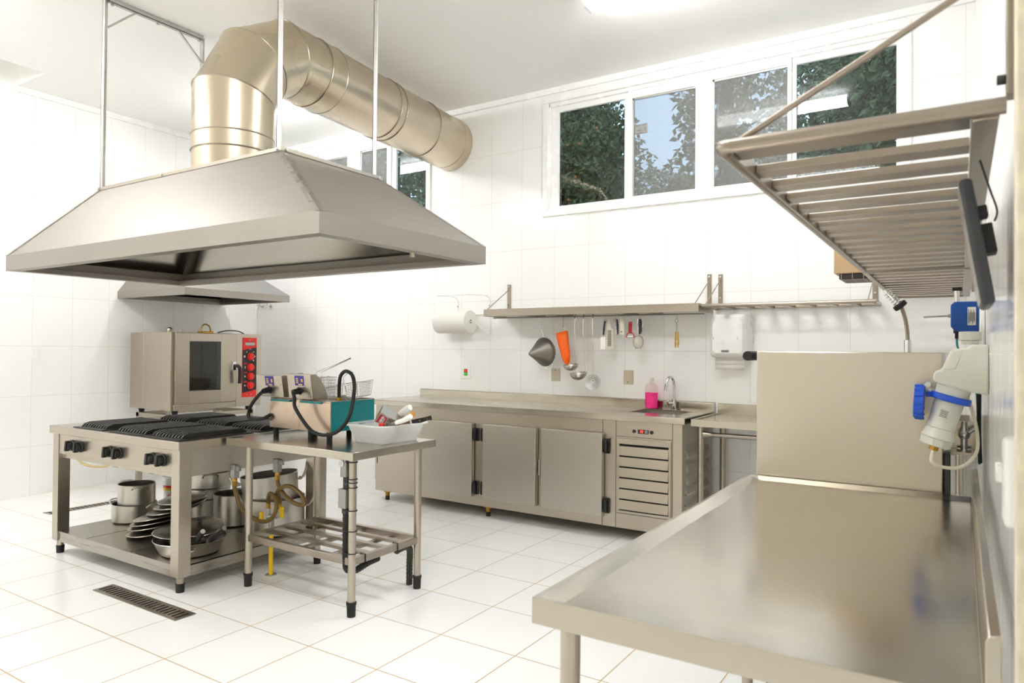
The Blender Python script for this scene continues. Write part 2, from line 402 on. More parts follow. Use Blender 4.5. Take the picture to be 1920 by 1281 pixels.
w1 = window('window_1', 'wide white four-pane sliding window high above the sink counter', -3.19, -.28,
       [(-3.05, -2.41, 2.68, 3.53, 0), (-2.335, -1.79, 2.685, 3.515, 1), (-1.655, -1.09, 2.683, 3.535, 1), (-1.03, -.375, 2.68, 3.53, 0)], 0)
w2 = window('window_2', 'white four-pane window partly hidden behind the big extractor hood', -6.74, -4.50,
       [(-6.64, -6.2, 2.68, 3.53, 0), (-6.12, -5.71, 2.685, 3.515, 1), (-5.51, -5.12, 2.683, 3.535, 1), (-5.0, -4.56, 2.68, 3.53, 0)], 0)
b = B(); b.box(-2.325, -2.215, YB + .058, YB + .0605, 3.215, 3.30)
b.mi = 1
for z, x0, x1 in ((3.288, -2.32, -2.27), (3.288, -2.262, -2.225), (3.25, -2.305, -2.265), (3.243, -2.305, -2.268), (3.222, -2.31, -2.25)): b.box(x0, x1, YB + .0575, YB + .059, z, z + .004)
s_ = single('window_sticker', b, ['paper', 'ink'], 'small white printed paper sticker on the second window pane', 'sticker', smooth=False)
M_ = frame_M((-2.236, YB + .0575, 3.255), (1, 0, 0), (0, 0, 1)); text_obj('numeral', '4', .04, M_, 'ink', s_, .0003)

# ------------------------------------------------------------------ ceiling lamps
def lamp(x, y, label, m='lamp'):
    t = thing('ceiling_lamp', label, 'lamp', (x, y, ZC), 'fluorescent ceiling lamps')
    L = .62
    b = B(); b.box(x - L, x + L, y - .04, y + .04, ZC - .03, ZC - .001); obj('housing', b, 'gloss_white', t, bev=.004)
    sec = [(.038, .031), (.068, .062), (.068, .088), (.045, .115)]
    ring = [(sy * w_, ZC - d_) for sy, q in ((-1, sec), (1, sec[::-1])) for w_, d_ in q]
    b = B(); b.prism([(x - L + .02, y + a, z) for a, z in ring], (2 * L - .04, 0, 0)); obj('diffuser', b, m, t, smooth=False)
    for sx in (-1, 1):
        b = B(); b.prism([(x + sx * (L - .019), y + a * 1.05, z) for a, z in ring], (sx * .019, 0, 0)); obj('end_cap', b, 'gloss_white', t)
lamp(-1.46, 4.12, 'lit white fluorescent lamp on the ceiling, in front of the wide window', 'dim_lamp')
lamp(-5.60, 4.35, 'lit white fluorescent lamp on the ceiling behind the duct elbow', 'dim_lamp')
lamp(-1.46, 1.20, 'lit white fluorescent lamp on the ceiling above the long prep table')
lamp(-5.60, 1.20, 'lit white fluorescent lamp on the ceiling in front of the big hood')
lamp(-5.60, -1.0, 'added fluorescent fill lamp on the ceiling, unseen behind the viewpoint, over the oven side', 'dim_lamp')  # unseen lamp added as fill to brighten the ceiling and front faces

# ------------------------------------------------------------------ outside: ground and trees
b = B(); b.box(-30, 20, 5.8, 40, -.3, -.1); o = struct('ground_outside', b, 'lawn', 'dark lawn outside the windows', 'ground')
def leaf_crown(b, blobs, n, size, droop=.3):
    tot = sum(r[3] * r[4] * r[5] for r in blobs)
    for (cx, cy, cz, rx, ry, rz) in blobs:
        for _ in range(int(n * rx * ry * rz / tot)):
            while True:
                p = Vector((random.uniform(-1, 1), random.uniform(-1, 1), random.uniform(-1, 1)))
                if .25 < p.length < 1: break
            c = Vector((cx + p.x * rx, cy + p.y * ry, cz + p.z * rz))
            d = Vector((random.gauss(0, 1), random.gauss(0, 1), random.gauss(-droop * 2, .7))).normalized()
            sd = d.orthogonal().normalized(); sd = (Matrix.Rotation(random.uniform(0, 6.28), 3, d) @ sd)
            L = size * random.uniform(.7, 1.3); wd = L * random.uniform(.2, .3); up = d.cross(sd) * wd * .4
            v = [c, c + d * L * .45 + sd * wd + up, c + d * L, c + d * L * .45 - sd * wd + up]
            b.quad(v)
def tree(label, x, y, blobs, n, size, leaf, trunk_h, k=1.0, group='trees outside the windows', fruit=0, branches=()):
    zz = lambda z: 1.38 + (z - 1.38) * k        # stands k times farther from the viewpoint, and is k times larger
    x, y, size, trunk_h = x * k, y * k, size * k, zz(trunk_h)
    blobs = [(a * k, b_ * k, zz(c), d * k, e * k, f * k) for a, b_, c, d, e, f in blobs]
    branches = [((p[0] * k, p[1] * k, zz(p[2])), (q[0] * k, q[1] * k, zz(q[2]))) for p, q in branches]
    t = thing('garden_tree', label, 'tree', (x, y, -.1), group)
    b = B(); leaf_crown(b, blobs, n, size); obj('crown', b, leaf, t, smooth=False)
    b = B(); b.tube([(x, y, -.1), (x + .05, y, trunk_h * .4), (x - .05, y, trunk_h * .8), (x, y, trunk_h)], [.14, .12, .08, .04], 8)
    for (p, q) in branches: b.tube([p, ((p[0] + q[0]) / 2, (p[1] + q[1]) / 2, (p[2] + q[2]) / 2 + .1), q], [.04, .03, .012], 6)
    obj('trunk', b, 'bark', t)
    if fruit:
        b = B(); b.sph((x, y, 3), .018, n=10); f0 = obj('fruit', b, 'fruit', t)
        for i in range(fruit):
            f = f0 if i == 0 else f0.copy()
            if i: col.objects.link(f)
            k = blobs[i % len(blobs)]
            f.parent = t; a = random.uniform(-1, 1); c = random.uniform(-.8, .8)
            f.location = (k[0] + k[3] * .8 * a - x, k[1] - k[4] * math.sqrt(max(0, 1 - a * a * .64 - c * c)) * .95 - y, k[2] + k[5] * c - 3 )
tree('dense fruit tree filling the leftmost pane of the wide window', -4.6, 8.4,
     [(-4.6, 8.4, 3.9, 1.1, .9, 1.35), (-4.3, 8.6, 4.0, .55, .7, .9), (-5.3, 8.5, 3.7, .9, .8, 1.2)], 26000, .085, 'leaf', 4.8, fruit=60)
tree('low bushy tree behind the screened pane with the sticker', -3.5, 9.0,
     [(-3.5, 9.0, 3.0, 1.0, .9, .85), (-2.7, 9.2, 3.0, .9, .8, .85), (-3.78, 9.1, 4.05, .22, .3, .3)], 12000, .085, 'leaf2', 3.4, 1.3)
tree('tall broad-leaved tree standing between the two screened panes', -2.2, 8.0,
     [(-2.2, 8.0, 4.5, .62, .6, 1.0), (-2.55, 8.0, 4.2, .30, .5, .6), (-2.3, 8.1, 3.4, .7, .6, .6)], 2900, .105, 'leaf', 5.2, .86,
     branches=(((-2.2, 8, 3.6), (-2.65, 8, 4.3)), ((-2.2, 8, 3.9), (-1.8, 8, 4.8))))
tree('dark tree seen through the third pane of the wide window', -1.5, 9.2,
     [(-1.35, 9.2, 4.3, .75, .7, .9), (-1.6, 9.1, 3.1, 1.0, .8, .9), (-1.0, 9.3, 4.9, .6, .6, .7)], 12000, .095, 'leaf2', 4.6, 1.6)
tree('dark tree filling the pane at the rack end of the wide window', -.35, 8.6,
     [(-.35, 8.6, 4.1, 1.0, .8, 1.5), (-.9, 8.7, 3.3, .7, .7, .9), (.3, 8.7, 4.4, .8, .8, 1.2)], 20000, .095, 'leaf', 4.9)
tree('dark tree behind the window half hidden by the hood', -8.4, 9.0,
     [(-8.4, 9.0, 3.6, 1.6, 1.0, 1.7), (-10.1, 9.4, 3.8, 1.3, 1.0, 1.7), (-7.1, 9.0, 3.8, 1.0, .9, 1.5)], 22000, .11, 'leaf2', 4.6, 1.2)
# ------------------------------------------------------------------ big island hood over the stove
hx0, hx1, hy0, hy1 = -5.57, -2.43, 2.168, 3.48     # rim
tx0, tx1, ty0, ty1 = -4.88, -3.02, 2.43, 3.19     # top
hz0, hz1, hzt = 1.90, 2.003, 2.425
t = thing('range_hood', 'big stainless steel pyramid extractor hood hanging over the stove', 'hood', ((hx0 + hx1) / 2, (hy0 + hy1) / 2, hz0))
b = B()
def ringpts(x0, x1, y0, y1, z): return [(x0, y0, z), (x1, y0, z), (x1, y1, z), (x0, y1, z)]
def shell(b, rings):
    V = [[b.bm.verts.new(p) for p in r] for r in rings]
    for A, C in zip(V, V[1:]):
        for i in range(4): b.face([A[i], A[(i + 1) % 4], C[(i + 1) % 4], C[i]])
    return V
g = .006
shell(b, [ringpts(hx0, hx1, hy0, hy1, hz1), ringpts(tx0, tx1, ty0, ty1, hzt)]); obj('canopy', b, 'steel_hood', t, smooth=False)
b = B(); shell(b, [ringpts(tx0 + g, tx1 - g, ty0 + g, ty1 - g, hzt - 2 * g), ringpts(hx0 + 2 * g, hx1 - 2 * g, hy0 + 2 * g, hy1 - 2 * g, hz1 - g)]); obj('lining', b, 'hood_lining', t, smooth=False)
b = B(); b.box(tx0, tx1, ty0, ty1, hzt - .012, hzt); obj('top_plate', b, 'steel_hood', t)
b = B()
e = .004; gw = .07
shell(b, [ringpts(hx0, hx1, hy0, hy1, hz1 + .001), ringpts(hx0, hx1, hy0, hy1, hz0), ringpts(hx0 + gw, hx1 - gw, hy0 + gw, hy1 - gw, hz0), ringpts(hx0 + gw, hx1 - gw, hy0 + gw, hy1 - gw, hz0 + .035),
          ringpts(hx0 + gw - e, hx1 - gw + e, hy0 + gw - e, hy1 - gw + e, hz0 + .035), ringpts(hx0 + gw - e, hx1 - gw + e, hy0 + gw - e, hy1 - gw + e, hz0 + e), ringpts(hx0 + e, hx1 - e, hy0 + e, hy1 - e, hz0 + e), ringpts(hx0 + e, hx1 - e, hy0 + e, hy1 - e, hz1), ringpts(hx0, hx1, hy0, hy1, hz1 + .001)])
obj('rim', b, 'steel_hood', t, smooth=False, bev=.001)
for (bx, by), (ux, uy) in (((hx0, hy0), (tx0, ty0)), ((hx1, hy0), (tx1, ty0)), ((hx1, hy1), (tx1, ty1)), ((hx0, hy1), (tx0, ty1))):
    p, q = Vector((bx, by, hz1)), Vector((ux, uy, hzt)); d = (q - p).normalized()
    sx, sy = (1 if bx < -4 else -1), (1 if by < 2.8 else -1)
    a = Vector((sx, 0, 0)); c = Vector((0, sy, 0))
    out = (-a - c).normalized()
    b = B(); na, nc = Vector((0, -sy, .25)).normalized() * .004, Vector((-sx, 0, .25)).normalized() * .004
    # an angle strip: one flange lying on each of the two sheets that meet at the corner
    b.prism([p + out * .0065, p + a * .028 + na, p + a * .028, p, p + c * .028, p + c * .028 + nc], q - p)
    obj('corner_strip', b, 'steel_dark', t, smooth=False)
b = B(); k = .022
b.box(tx0 - .004, tx1 + .004, ty0 - .004, ty0 + k, hzt, hzt + .022); b.box(tx0 - .004, tx1 + .004, ty1 - k, ty1 + .004, hzt, hzt + .022)
b.box(tx0 - .004, tx0 + k, ty0 + k, ty1 - k, hzt, hzt + .022); b.box(tx1 - k, tx1 + .004, ty0 + k, ty1 - k, hzt, hzt + .022)
obj('top_frame', b, 'steel', t, bev=.002)
for x, y in ((tx1 - .03, ty0), (tx1, ty0 + .03), (tx0 + .02, ty0), ((tx0 + tx1) / 2 - .17, ty0), (tx1, ty1 - .03)):
    b = B(); n = (0, -1, 0) if y == ty0 else (1, 0, 0)
    b.cyl(Vector((x, y, hzt + .011)) + Vector(n) * .003, Vector((x, y, hzt + .011)) + Vector(n) * .012, .009, n=6); obj('bolt', b, 'galv', t)
b = B(); b.cyl((hx1 - .05, 2.86, hz0 + .005), (hx1 - .05, 2.86, hz0 - .025), .014, n=12); obj('drain_plug', b, 'steel', t)

# hangers: two galvanised portal frames
def hanger(x, label, rear_brace):
    t = thing('hood_hanger', label, 'hanger', (x, ty0, hzt + .022), 'galvanised hangers of the big hood')
    s = .016; y0, y1 = ty0 + .02, ty1 - .02; zt = ZC - .003
    for y in (y0, y1):
        b = B(); z0 = hzt + .0225
        b.box(x - s, x + s, y - s, y - s + .004, z0, zt); b.box(x - s, x - s + .004, y - s, y + s, z0, zt); obj('rod', b, 'galv', t, smooth=False)
    b = B(); b.box(x - s, x + s, y0 + s, y1 - s, zt - .03, zt - .026); b.box(x - s, x - s + .004, y0 + s, y1 - s, zt - .03, zt); b.box(x + s - .004, x + s, y0 + s, y1 - s, zt - .03, zt)
    obj('top_bar', b, 'galv', t, smooth=False)
    for ya, yb in ((y0 + s, y0 + .20), (y1 - s, y1 - .20)):
        b = B(); b.tube([(x, ya, zt - .20), (x, yb, zt - .03)], .009, 4); obj('brace', b, 'galv', t, smooth=False)
    for y in (y0 + .04, (y0 + y1) / 2, y1 - .04):
        b = B(); b.cyl((x, y, zt - .045), (x, y, zt - .03), .01, n=6); obj('bolt', b, 'galv', t)
hanger(tx0 + .03, 'galvanised steel hanger frame with corner braces at the oven end of the hood', 1)
hanger(tx1 - .03, 'galvanised steel hanger frame at the fryer end of the hood', 1)

# ------------------------------------------------------------------ round exhaust duct
t = thing('exhaust_duct', 'large round stainless exhaust duct rising from the hood and bending to the back wall', 'duct', (-3.95, 2.8, hzt))
R = .249; c0 = Vector((-3.95, 2.8, 0)); dv = Vector((-.29, 2.67, 0)).normalized(); zh = 3.400; Rb = .56
zb = zh - Rb; side = dv.cross(Vector((0, 0, 1)))
def oring(p, nrm, n=48, r=R):
    u = side; v = nrm.cross(u).normalized()
    return [p + (u * math.cos(2 * PI * i / n) + v * math.sin(2 * PI * i / n)) * r for i in range(n)]
def seg(name, rings, m, cap=False):
    n = len(rings[0]); cs = [sum(r, Vector()) / n for r in rings]
    rings = rings + [[c + (p - c) * ((R - .004) / R) for p in r] for r, c in zip(rings[::-1], cs[::-1])]
    b = B(); V = [[b.bm.verts.new(p) for p in r] for r in rings]; V.append(V[0])
    for A, C in zip(V, V[1:]):
        for i in range(n): b.face([A[i], A[(i + 1) % n], C[(i + 1) % n], C[i]])
    return obj(name, b, m, t)
def station(a):           # a in degrees along the bend
    a = math.radians(a); return c0 + Vector((0, 0, zb)) + dv * (Rb * (1 - math.cos(a))) + Vector((0, 0, Rb * math.sin(a))), (Vector((0, 0, 1)) * math.cos(a) + dv * math.sin(a))
up = Vector((0, 0, 1))
seg('riser_section', [oring(c0 + up * (hzt + .001), up), oring(c0 + up * (hzt + .20), up)], 'duct')
seg('riser_section', [oring(c0 + up * (hzt + .201), up, r=R + .003), oring(c0 + up * (hzt + .30), up, r=R + .003)], 'duct')
# mitred gores: cut planes halfway between segment axes
def mitre(ringc, axis, plane_p, plane_n, n=48):
    out = []
    for q in ringc:
        k = (plane_p - q).dot(plane_n) / axis.dot(plane_n); out.append(q + axis * k)
    return out
base = oring(c0 + up * (hzt + .301), up)
cutp = []
for a in (15, 45, 75):
    aa = math.radians(a); rad = Rb / math.cos(math.radians(15))
    p = c0 + Vector((0, 0, zb)) + dv * (Rb - rad * math.cos(aa)) + Vector((0, 0, rad * math.sin(aa)))
    cutp.append((p, (up * math.cos(aa) + dv * math.sin(aa))))
cur = base; ax = up
for (p, nrm), nxt in zip(cutp, (30, 60, 90)):
    top = mitre(cur, ax, p, nrm); seg('elbow_section', [cur, top], 'duct')
    nx = [q + (q - p).normalized() * .0 for q in top]; cur = nx
    an = math.radians(nxt); ax = up * math.cos(an) + dv * math.sin(an)
    b = B(); b.tube(top, .005, 6, closed=True); obj('seam', b, 'steel', t)
pe = c0 + dv * Rb + up * zh
endring = lambda d, r=R: oring(c0 + dv * d + up * zh, dv, r=r)
seg('elbow_section', [cur, endring(Rb + .10)], 'duct')
Lw = (YB - .002 - 2.8) / dv.y
seg('collar', [endring(Rb + .10, R + .004), endring(Rb + .26, R + .004)], 'duct')
seg('straight_section', [endring(Rb + .261), endring(1.58)], 'duct_worn')
seg('straight_section', [endring(1.581), endring(2.10)], 'duct_worn')
seg('straight_section', [endring(2.101), endring(Lw - .14)], 'duct_worn')
wallring = mitre(endring(Lw - .14, R + .003), dv, Vector((0, YB - .004, 0)), Vector((0, 1, 0)))
seg('collar', [endring(Lw - .14, R + .003), wallring], 'duct')
for d in (Rb + .10, Rb + .26, 1.50, 1.58, 2.10):
    b = B(); b.tube(endring(d, R + .003), .005, 6, closed=True); obj('seam', b, 'steel', t)
for z in (hzt + .20, hzt + .30, hzt + .012):
    b = B(); b.tube(oring(c0 + up * z, up, r=R + .003), .005, 6, closed=True); obj('seam', b, 'steel', t)

# ------------------------------------------------------------------ small wall hood over the oven
t = thing('range_hood', 'smaller stainless wall hood above the oven', 'hood', (-6.63, 4.4, 1.872))
wx0, wx1, wy0, wy1 = XL + .001, -6.05, 3.80, 5.0
b = B(); z0, z1, z2 = 1.872, 1.94, 2.42
V = shell(b, [ringpts(wx0, wx1, wy0, wy1, z1), ringpts(wx0, wx0 + .42, wy0 + .35, wy1 - .35, z2), ringpts(wx0, wx0 + .41, wy0 + .36, wy1 - .36, z2 - .008), ringpts(wx0, wx1 - .012, wy0 + .012, wy1 - .012, z1 - .004), ringpts(wx0, wx1, wy0, wy1, z1)])
obj('canopy', b, 'steel_hood', t, smooth=False)
b = B(); b.box(wx0, wx0 + .42, wy0 + .35, wy1 - .35, z2, z2 + .01); obj('top_plate', b, 'steel_hood', t)
b = B(); gw = .05
shell(b, [ringpts(wx0, wx1, wy0, wy1, z1), ringpts(wx0, wx1, wy0, wy1, z0), ringpts(wx0 + gw, wx1 - gw, wy0 + gw, wy1 - gw, z0), ringpts(wx0 + gw, wx1 - gw, wy0 + gw, wy1 - gw, z0 + .03),
          ringpts(wx0 + gw - e, wx1 - gw + e, wy0 + gw - e, wy1 - gw + e, z0 + .03), ringpts(wx0 + gw - e, wx1 - gw + e, wy0 + gw - e, wy1 - gw + e, z0 + e), ringpts(wx0 + e, wx1 - e, wy0 + e, wy1 - e, z0 + e), ringpts(wx0 + e, wx1 - e, wy0 + e, wy1 - e, z1 - .002), ringpts(wx0, wx1, wy0, wy1, z1)])
obj('rim', b, 'steel_hood', t, smooth=False)

# ------------------------------------------------------------------ combi oven and its stand
ox0, ox1, oy0, oy1, oz0, oz1 = -7.10, -6.36, 3.875, 4.885, .765, 1.525
t = thing('combi_oven', 'stainless combi oven with glass door and red and black control panel', 'oven', ((ox0 + ox1) / 2, (oy0 + oy1) / 2, oz0))
yd = 4.575; k = .012
b = B()
b.box(ox0, ox1 - .5, oy0, oy1, oz0, oz1)                       # rear block
b.box(ox1 - .5, ox1 - .03, oy0, oy0 + .05, oz0, oz1); b.box(ox1 - .5, ox1 - .03, yd - .04, oy1, oz0, oz1)
b.box(ox1 - .5, ox1 - .03, oy0 + .05, yd - .04, oz1 - .06, oz1); b.box(ox1 - .5, ox1 - .03, oy0 + .05, yd - .04, oz0, oz0 + .10)
b.box(ox1 - .03, ox1, yd + .004, oy1, oz0, oz1)                 # fascia that carries the controls
b.box(ox1 - .03, ox1 + .004, oy0 + .02, yd, oz0, oz0 + .055)
obj('body', b, 'steel', t, bev=.004)
b = B(); dz0, dz1 = oz0 + .06, oz1 - .003; dy0, dy1 = oy0 + .03, yd
wy0_, wy1_, wz0_, wz1_ = oy0 + .175, oy0 + .52, .95, 1.44
b.box(ox1 - .028, ox1 + .006, dy0, wy0_, dz0, dz1); b.box(ox1 - .028, ox1 + .006, wy1_, dy1, dz0, dz1)
b.box(ox1 - .028, ox1 + .006, wy0_, wy1_, dz0, wz0_); b.box(ox1 - .028, ox1 + .006, wy0_, wy1_, wz1_, dz1)
d_ = obj('door', b, 'steel', t, bev=.003)
b = B(); b.box(ox1 - .006, ox1 + .001, wy0_, wy1_, wz0_, wz1_); obj('door_glass', b, 'oven_glass', d_, smooth=False)
b = B(); b.mi = 0; b.box(ox1 - .0, ox1 + .004, wy0_ - .002, wy0_ + .006, wz0_, wz1_); b.box(ox1, ox1 + .004, wy1_ - .05, wy1_ + .002, wz0_, wz1_); b.box(ox1, ox1 + .004, wy0_, wy1_, wz0_, wz0_ + .008); b.box(ox1, ox1 + .004, wy0_, wy1_, wz1_ - .008, wz1_)
obj('glass_border', b, 'dark_grey', d_, smooth=False)
hy = yd - .035
b = B(); b.box(ox1 + .006, ox1 + .03, hy - .022, hy + .018, 1.145, 1.235); obj('latch_plate', b, 'chrome', d_, bev=.003)
b = B(); b.tube(spline([Vector(p) for p in ((ox1 + .03, hy, 1.19), (ox1 + .06, hy + .015, 1.19), (ox1 + .075, hy + .025, 1.17), (ox1 + .075, hy + .03, 1.10), (ox1 + .07, hy + .03, 1.01))], 4), .018, 10); obj('door_handle', b, 'black', d_)
b = B()
for i in range(7): z = 1.0 + i * .065; b.box(ox1 - .4, ox1 - .06, oy0 + .06, oy0 + .08, z, z + .006); b.box(ox1 - .4, ox1 - .06, yd - .16, yd - .14, z, z + .006)
for y in (oy0 + .07, yd - .15): b.box(ox1 - .1, ox1 - .09, y - .005, y + .005, .9, 1.44); b.box(ox1 - .38, ox1 - .37, y - .005, y + .005, .9, 1.44)
obj('rack_guide', b, 'chrome', t)
b = B(); b.box(ox1 - .45, ox1 - .08, oy0 + .10, oy0 + .45, .955, .99); b.box(ox1 - .45, ox1 - .08, oy0 + .14, oy0 + .42, .99, 1.03); obj('tray', b, 'iron', t, bev=.004)
# control panel
py0, py1, pz0, pz1 = 4.648, 4.825, .858, 1.487
b = B(); b.box(ox1, ox1 + .004, py0, py1, pz0, pz1); p_ = obj('control_panel', b, 'red', t, bev=.002)
b = B(); xx = ox1 + .0045
b.prism([(xx - .001, py0 + .002, 1.353), (xx - .001, py1 - .002, 1.386), (xx - .001, py1 - .002, .936), (xx - .001, py0 + .002, .904)], (.0015, 0, 0)); obj('black_field', b, 'black', p_, smooth=False)
b = B(); b.box(xx, xx + .004, py0 + .03, py1 - .03, 1.403, 1.437); bd = obj('badge', b, 'grey_metal', p_, bev=.001)
M_ = frame_M((xx + .0042, (py0 + py1) / 2, 1.42), (0, 1, 0), (0, 0, 1)); text_obj('lettering', 'CROYDON', .024, M_, 'white_plastic', p_)
b = B()
for z, y, sy, sz in ((1.365, 4.745, .02, .004), (1.335, 4.70, .014, .006), (1.335, 4.785, .012, .008), (1.288, 4.675, .016, .02), (1.288, 4.80, .012, .014), (1.245, 4.785, .014, .014), (1.173, 4.682, .008, .028), (1.077, 4.682, .016, .016), (.981, 4.682, .016, .016)):
    b.box(xx, xx + .001, y - sy / 2, y + sy / 2, z - sz / 2, z + sz / 2)
obj('dial_symbol', b, 'silver_print', p_, smooth=False)
b = B()
for z in (1.213, 1.117, 1.02): b.box(xx, xx + .001, 4.668, 4.71, z - .008, z + .008)
obj('red_caption', b, 'dark_red', p_, smooth=False)
b = B()
for y, z in ((4.737, 1.462), (4.71, .885), (4.757, .885)): b.cyl((ox1, y, z), (xx + .003, y, z), .007, n=10)
obj('indicator', b, 'grey_metal', p_)
for z in (1.287, 1.174, 1.077, .981):
    b = B(); b.cyl((xx, 4.747, z), (xx + .010, 4.747, z), .042, .041, n=28); b.cyl((xx + .010, 4.747, z), (xx + .028, 4.747, z), .036, .033, n=10); obj('knob', b, 'red', p_, bev=.002)
# things on the oven roof that belong to it
b = B(); b.cyl((-6.75, 4.08, oz1), (-6.75, 4.08, oz1 + .02), .03); b.sph((-6.75, 4.08, oz1 + .028), .032); obj('vent_cap', b, 'steel', t)
b = B(); b.cyl((-6.45, 4.02, oz1), (-6.45, 4.02, oz1 + .025), .012); obj('valve_cap', b, 'steel', t)
b = B(); b.box(-6.62, -6.52, 4.30, 4.42, oz1, oz1 + .022); bb = obj('flue_base', b, 'brass', t, bev=.004)
b = B(); b.tube([(-6.57, 4.30, oz1 + .015), (-6.57, 4.315, oz1 + .07), (-6.57, 4.36, oz1 + .095), (-6.57, 4.405, oz1 + .07), (-6.57, 4.42, oz1 + .015)], .007, 8, sub=5); obj('flue_hoop', b, 'brass', t)
b = B(); b.tube([(-6.6, 4.52, oz1 + .012), (-6.55, 4.60, oz1 + .035), (-6.5, 4.70, oz1 + .03), (-6.48, 4.76, oz1 - .0)], .006, 6, sub=5); obj('cable', b, 'black', t)
for y in (oy0 + .08, oy1 - .1):
    for x in (ox0 + .08, ox1 - .08):
        b = B(); b.cyl((x, y, .722), (x, y, oz0), .025, .03); obj('foot', b, 'rubber', t)
t = thing('oven_stand', 'low stainless stand carrying the combi oven', 'stand', ((ox0 + ox1) / 2, 4.38, 0))
for y in (oy0 + .06, oy1 - .08):
    for x in (ox0 + .08, ox1 - .08):
        b = B(); b.box(x - .025, x + .025, y - .025, y + .025, .0, .72); obj('leg', b, 'steel', t, bev=.003)
b = B(); b.box(ox0 + .055, ox1 - .055, oy0 + .035, oy0 + .085, .68, .7195); b.box(ox0 + .055, ox1 - .055, oy1 - .105, oy1 - .055, .68, .7195)
b.box(ox0 + .055, ox0 + .105, oy0 + .085, oy1 - .105, .68, .7195); b.box(ox1 - .105, ox1 - .055, oy0 + .085, oy1 - .105, .68, .7195); obj('top_rail', b, 'steel', t)
# ------------------------------------------------------------------ stove
sx0, sx1, sy0, sy1, sz = -5.14, -3.655, 2.27, 3.37, .852
t = thing('gas_stove', 'large stainless six-burner stove standing open on a pot shelf', 'stove', ((sx0 + sx1) / 2, (sy0 + sy1) / 2, 0))
b = B(); b.box(sx0, sx1, sy0, sy1, .80, .85); obj('top', b, 'steel', t, bev=.003)
for (xa, xb) in ((sx0 + .03, sx0 + .10), (sx1 - .085, sx1 - .008)):
    for (ya, yb) in ((sy0 + .012, sy0 + .088), (sy1 - .125, sy1 - .012)):
        b = B(); b.box(xa, xb, ya, yb, .09, .80); l_ = obj('leg', b, 'steel', t, bev=.002)
        cx, cy = (xa + xb) / 2, (ya + yb) / 2
        b = B(); b.cyl((cx, cy, .03), (cx, cy, .09), .021); obj('foot', b, 'steel', l_)
        b = B(); b.cyl((cx, cy, 0), (cx, cy, .05), .023, .025); obj('foot_cap', b, 'rubber', l_)
pf = sy0 + .018
b = B(); b.box(sx0 + .10, sx1 - .085, pf, pf + .02, .668, .80); p_ = obj('front_panel', b, 'steel', t, bev=.002)
b = B(); b.box(sx0 + .10, sx1 - .085, pf + .02, pf + .05, .640, .664); obj('drip_rail', b, 'steel', t)
for x in (-4.863, -4.751, -4.402, -4.289, -3.934, -3.829):
    b = B(); c = Vector((x, pf, .735)); b.cyl(c, c + Vector((0, -.014, 0)), .036, .034, n=24); b.cyl(c + Vector((0, -.014, 0)), c + Vector((0, -.040, 0)), .027, .023, n=24)
    b.obox(c + Vector((0, -.034, 0)), .018, .03, .066, rot('Y', 10)); obj('knob', b, 'black', p_, bev=.003)
b = B(); b.box(sx1 - .03, sx1 - .008, sy0 + .088, sy1 - .125, .648, .80); obj('side_panel', b, 'steel_door', t, bev=.001)
b = B(); b.box(sx0 + .03, sx0 + .05, sy0 + .088, sy1 - .125, .66, .80); obj('side_panel', b, 'steel_door', t)
b = B(); b.box(sx0 + .1, sx1 - .085, sy1 - .04, sy1 - .02, .70, .80); obj('back_panel', b, 'steel_dark', t)
b = B(); b.box(sx0 + .06, sx1 - .02, sy0 + .05, sy1 - .05, .775, .80); obj('burner_tray', b, 'steel_dark', t)
b = B(); X0, X1, Y0, Y1 = sx0 + .05, sx1 - .012, sy0 + .022, sy1 - .03
b.box(X0, X1, Y0 + .004, Y1 - .004, .145, .152)
for q in ((X0, X1, Y0, Y0 + .004), (X0, X1, Y1 - .004, Y1), (X0, X0 + .004, Y0, Y1), (X1 - .004, X1, Y0, Y1)): b.box(*q, .085, .1525)
obj('shelf', b, 'steel_dark', t)
for x in (-4.70, -4.18):
    b = B(); b.box(x, x + .004, Y0 + .005, Y1 - .005, .1521, .1527); obj('shelf_joint', b, 'dark', t, smooth=False)
for x, y in ((-4.45, 2.33), (-4.05, 2.33)):
    b = B(); b.box(x, x + .05, y, y + .03, .63, .645); obj('tray_clip', b, 'iron', t)

def grate(loc, label, g0=None):
    if g0: return copy_thing(g0, loc, label)
    t = thing('burner_grate', label, 'grate', (0, 0, 0), 'cast iron grates on the stove')
    W, D = .365, .495
    b = B(); z = .006
    b.box(-W / 2, W / 2, -D / 2, D / 2, 0, .006)
    obj('base_plate', b, 'iron', t, bev=.002)
    b = B()
    for i in range(10):
        x = -W / 2 + .04 + i * (W - .08) / 9
        b.prism([(x - .0085, -D / 2 + .035, .006), (x - .0085, -D / 2 + .05, .024), (x - .0085, -D / 2 + .085, .035), (x - .0085, D / 2 - .06, .035), (x - .0085, D / 2 - .02, .006)], (.017, 0, 0))
    obj('bars', b, 'iron', t, bev=.002)
    b = B()
    for y in (-.12, .03, .16): b.box(-W / 2 + .04, W / 2 - .04, y - .012, y + .012, .010, .029)
    obj('cross_bar', b, 'iron', t)
    t.location = loc; return t
zg = .8505
g0 = grate((-4.70, 2.545, zg), 'black cast iron grate at the front corner of the stove nearest the oven')
grate((-4.255, 2.545, zg), 'black cast iron grate in the middle of the stove front row', g0)
grate((-3.88, 2.545, zg), 'black cast iron grate at the front corner beside the fryer table', g0)
grate((-4.70, 3.075, zg), 'black cast iron grate in the back row directly before the oven', g0)
grate((-4.255, 3.075, zg), 'black cast iron grate in the middle of the stove back row', g0)
grate((-3.88, 3.075, zg), 'black cast iron grate in the back row behind the fryer cord', g0)

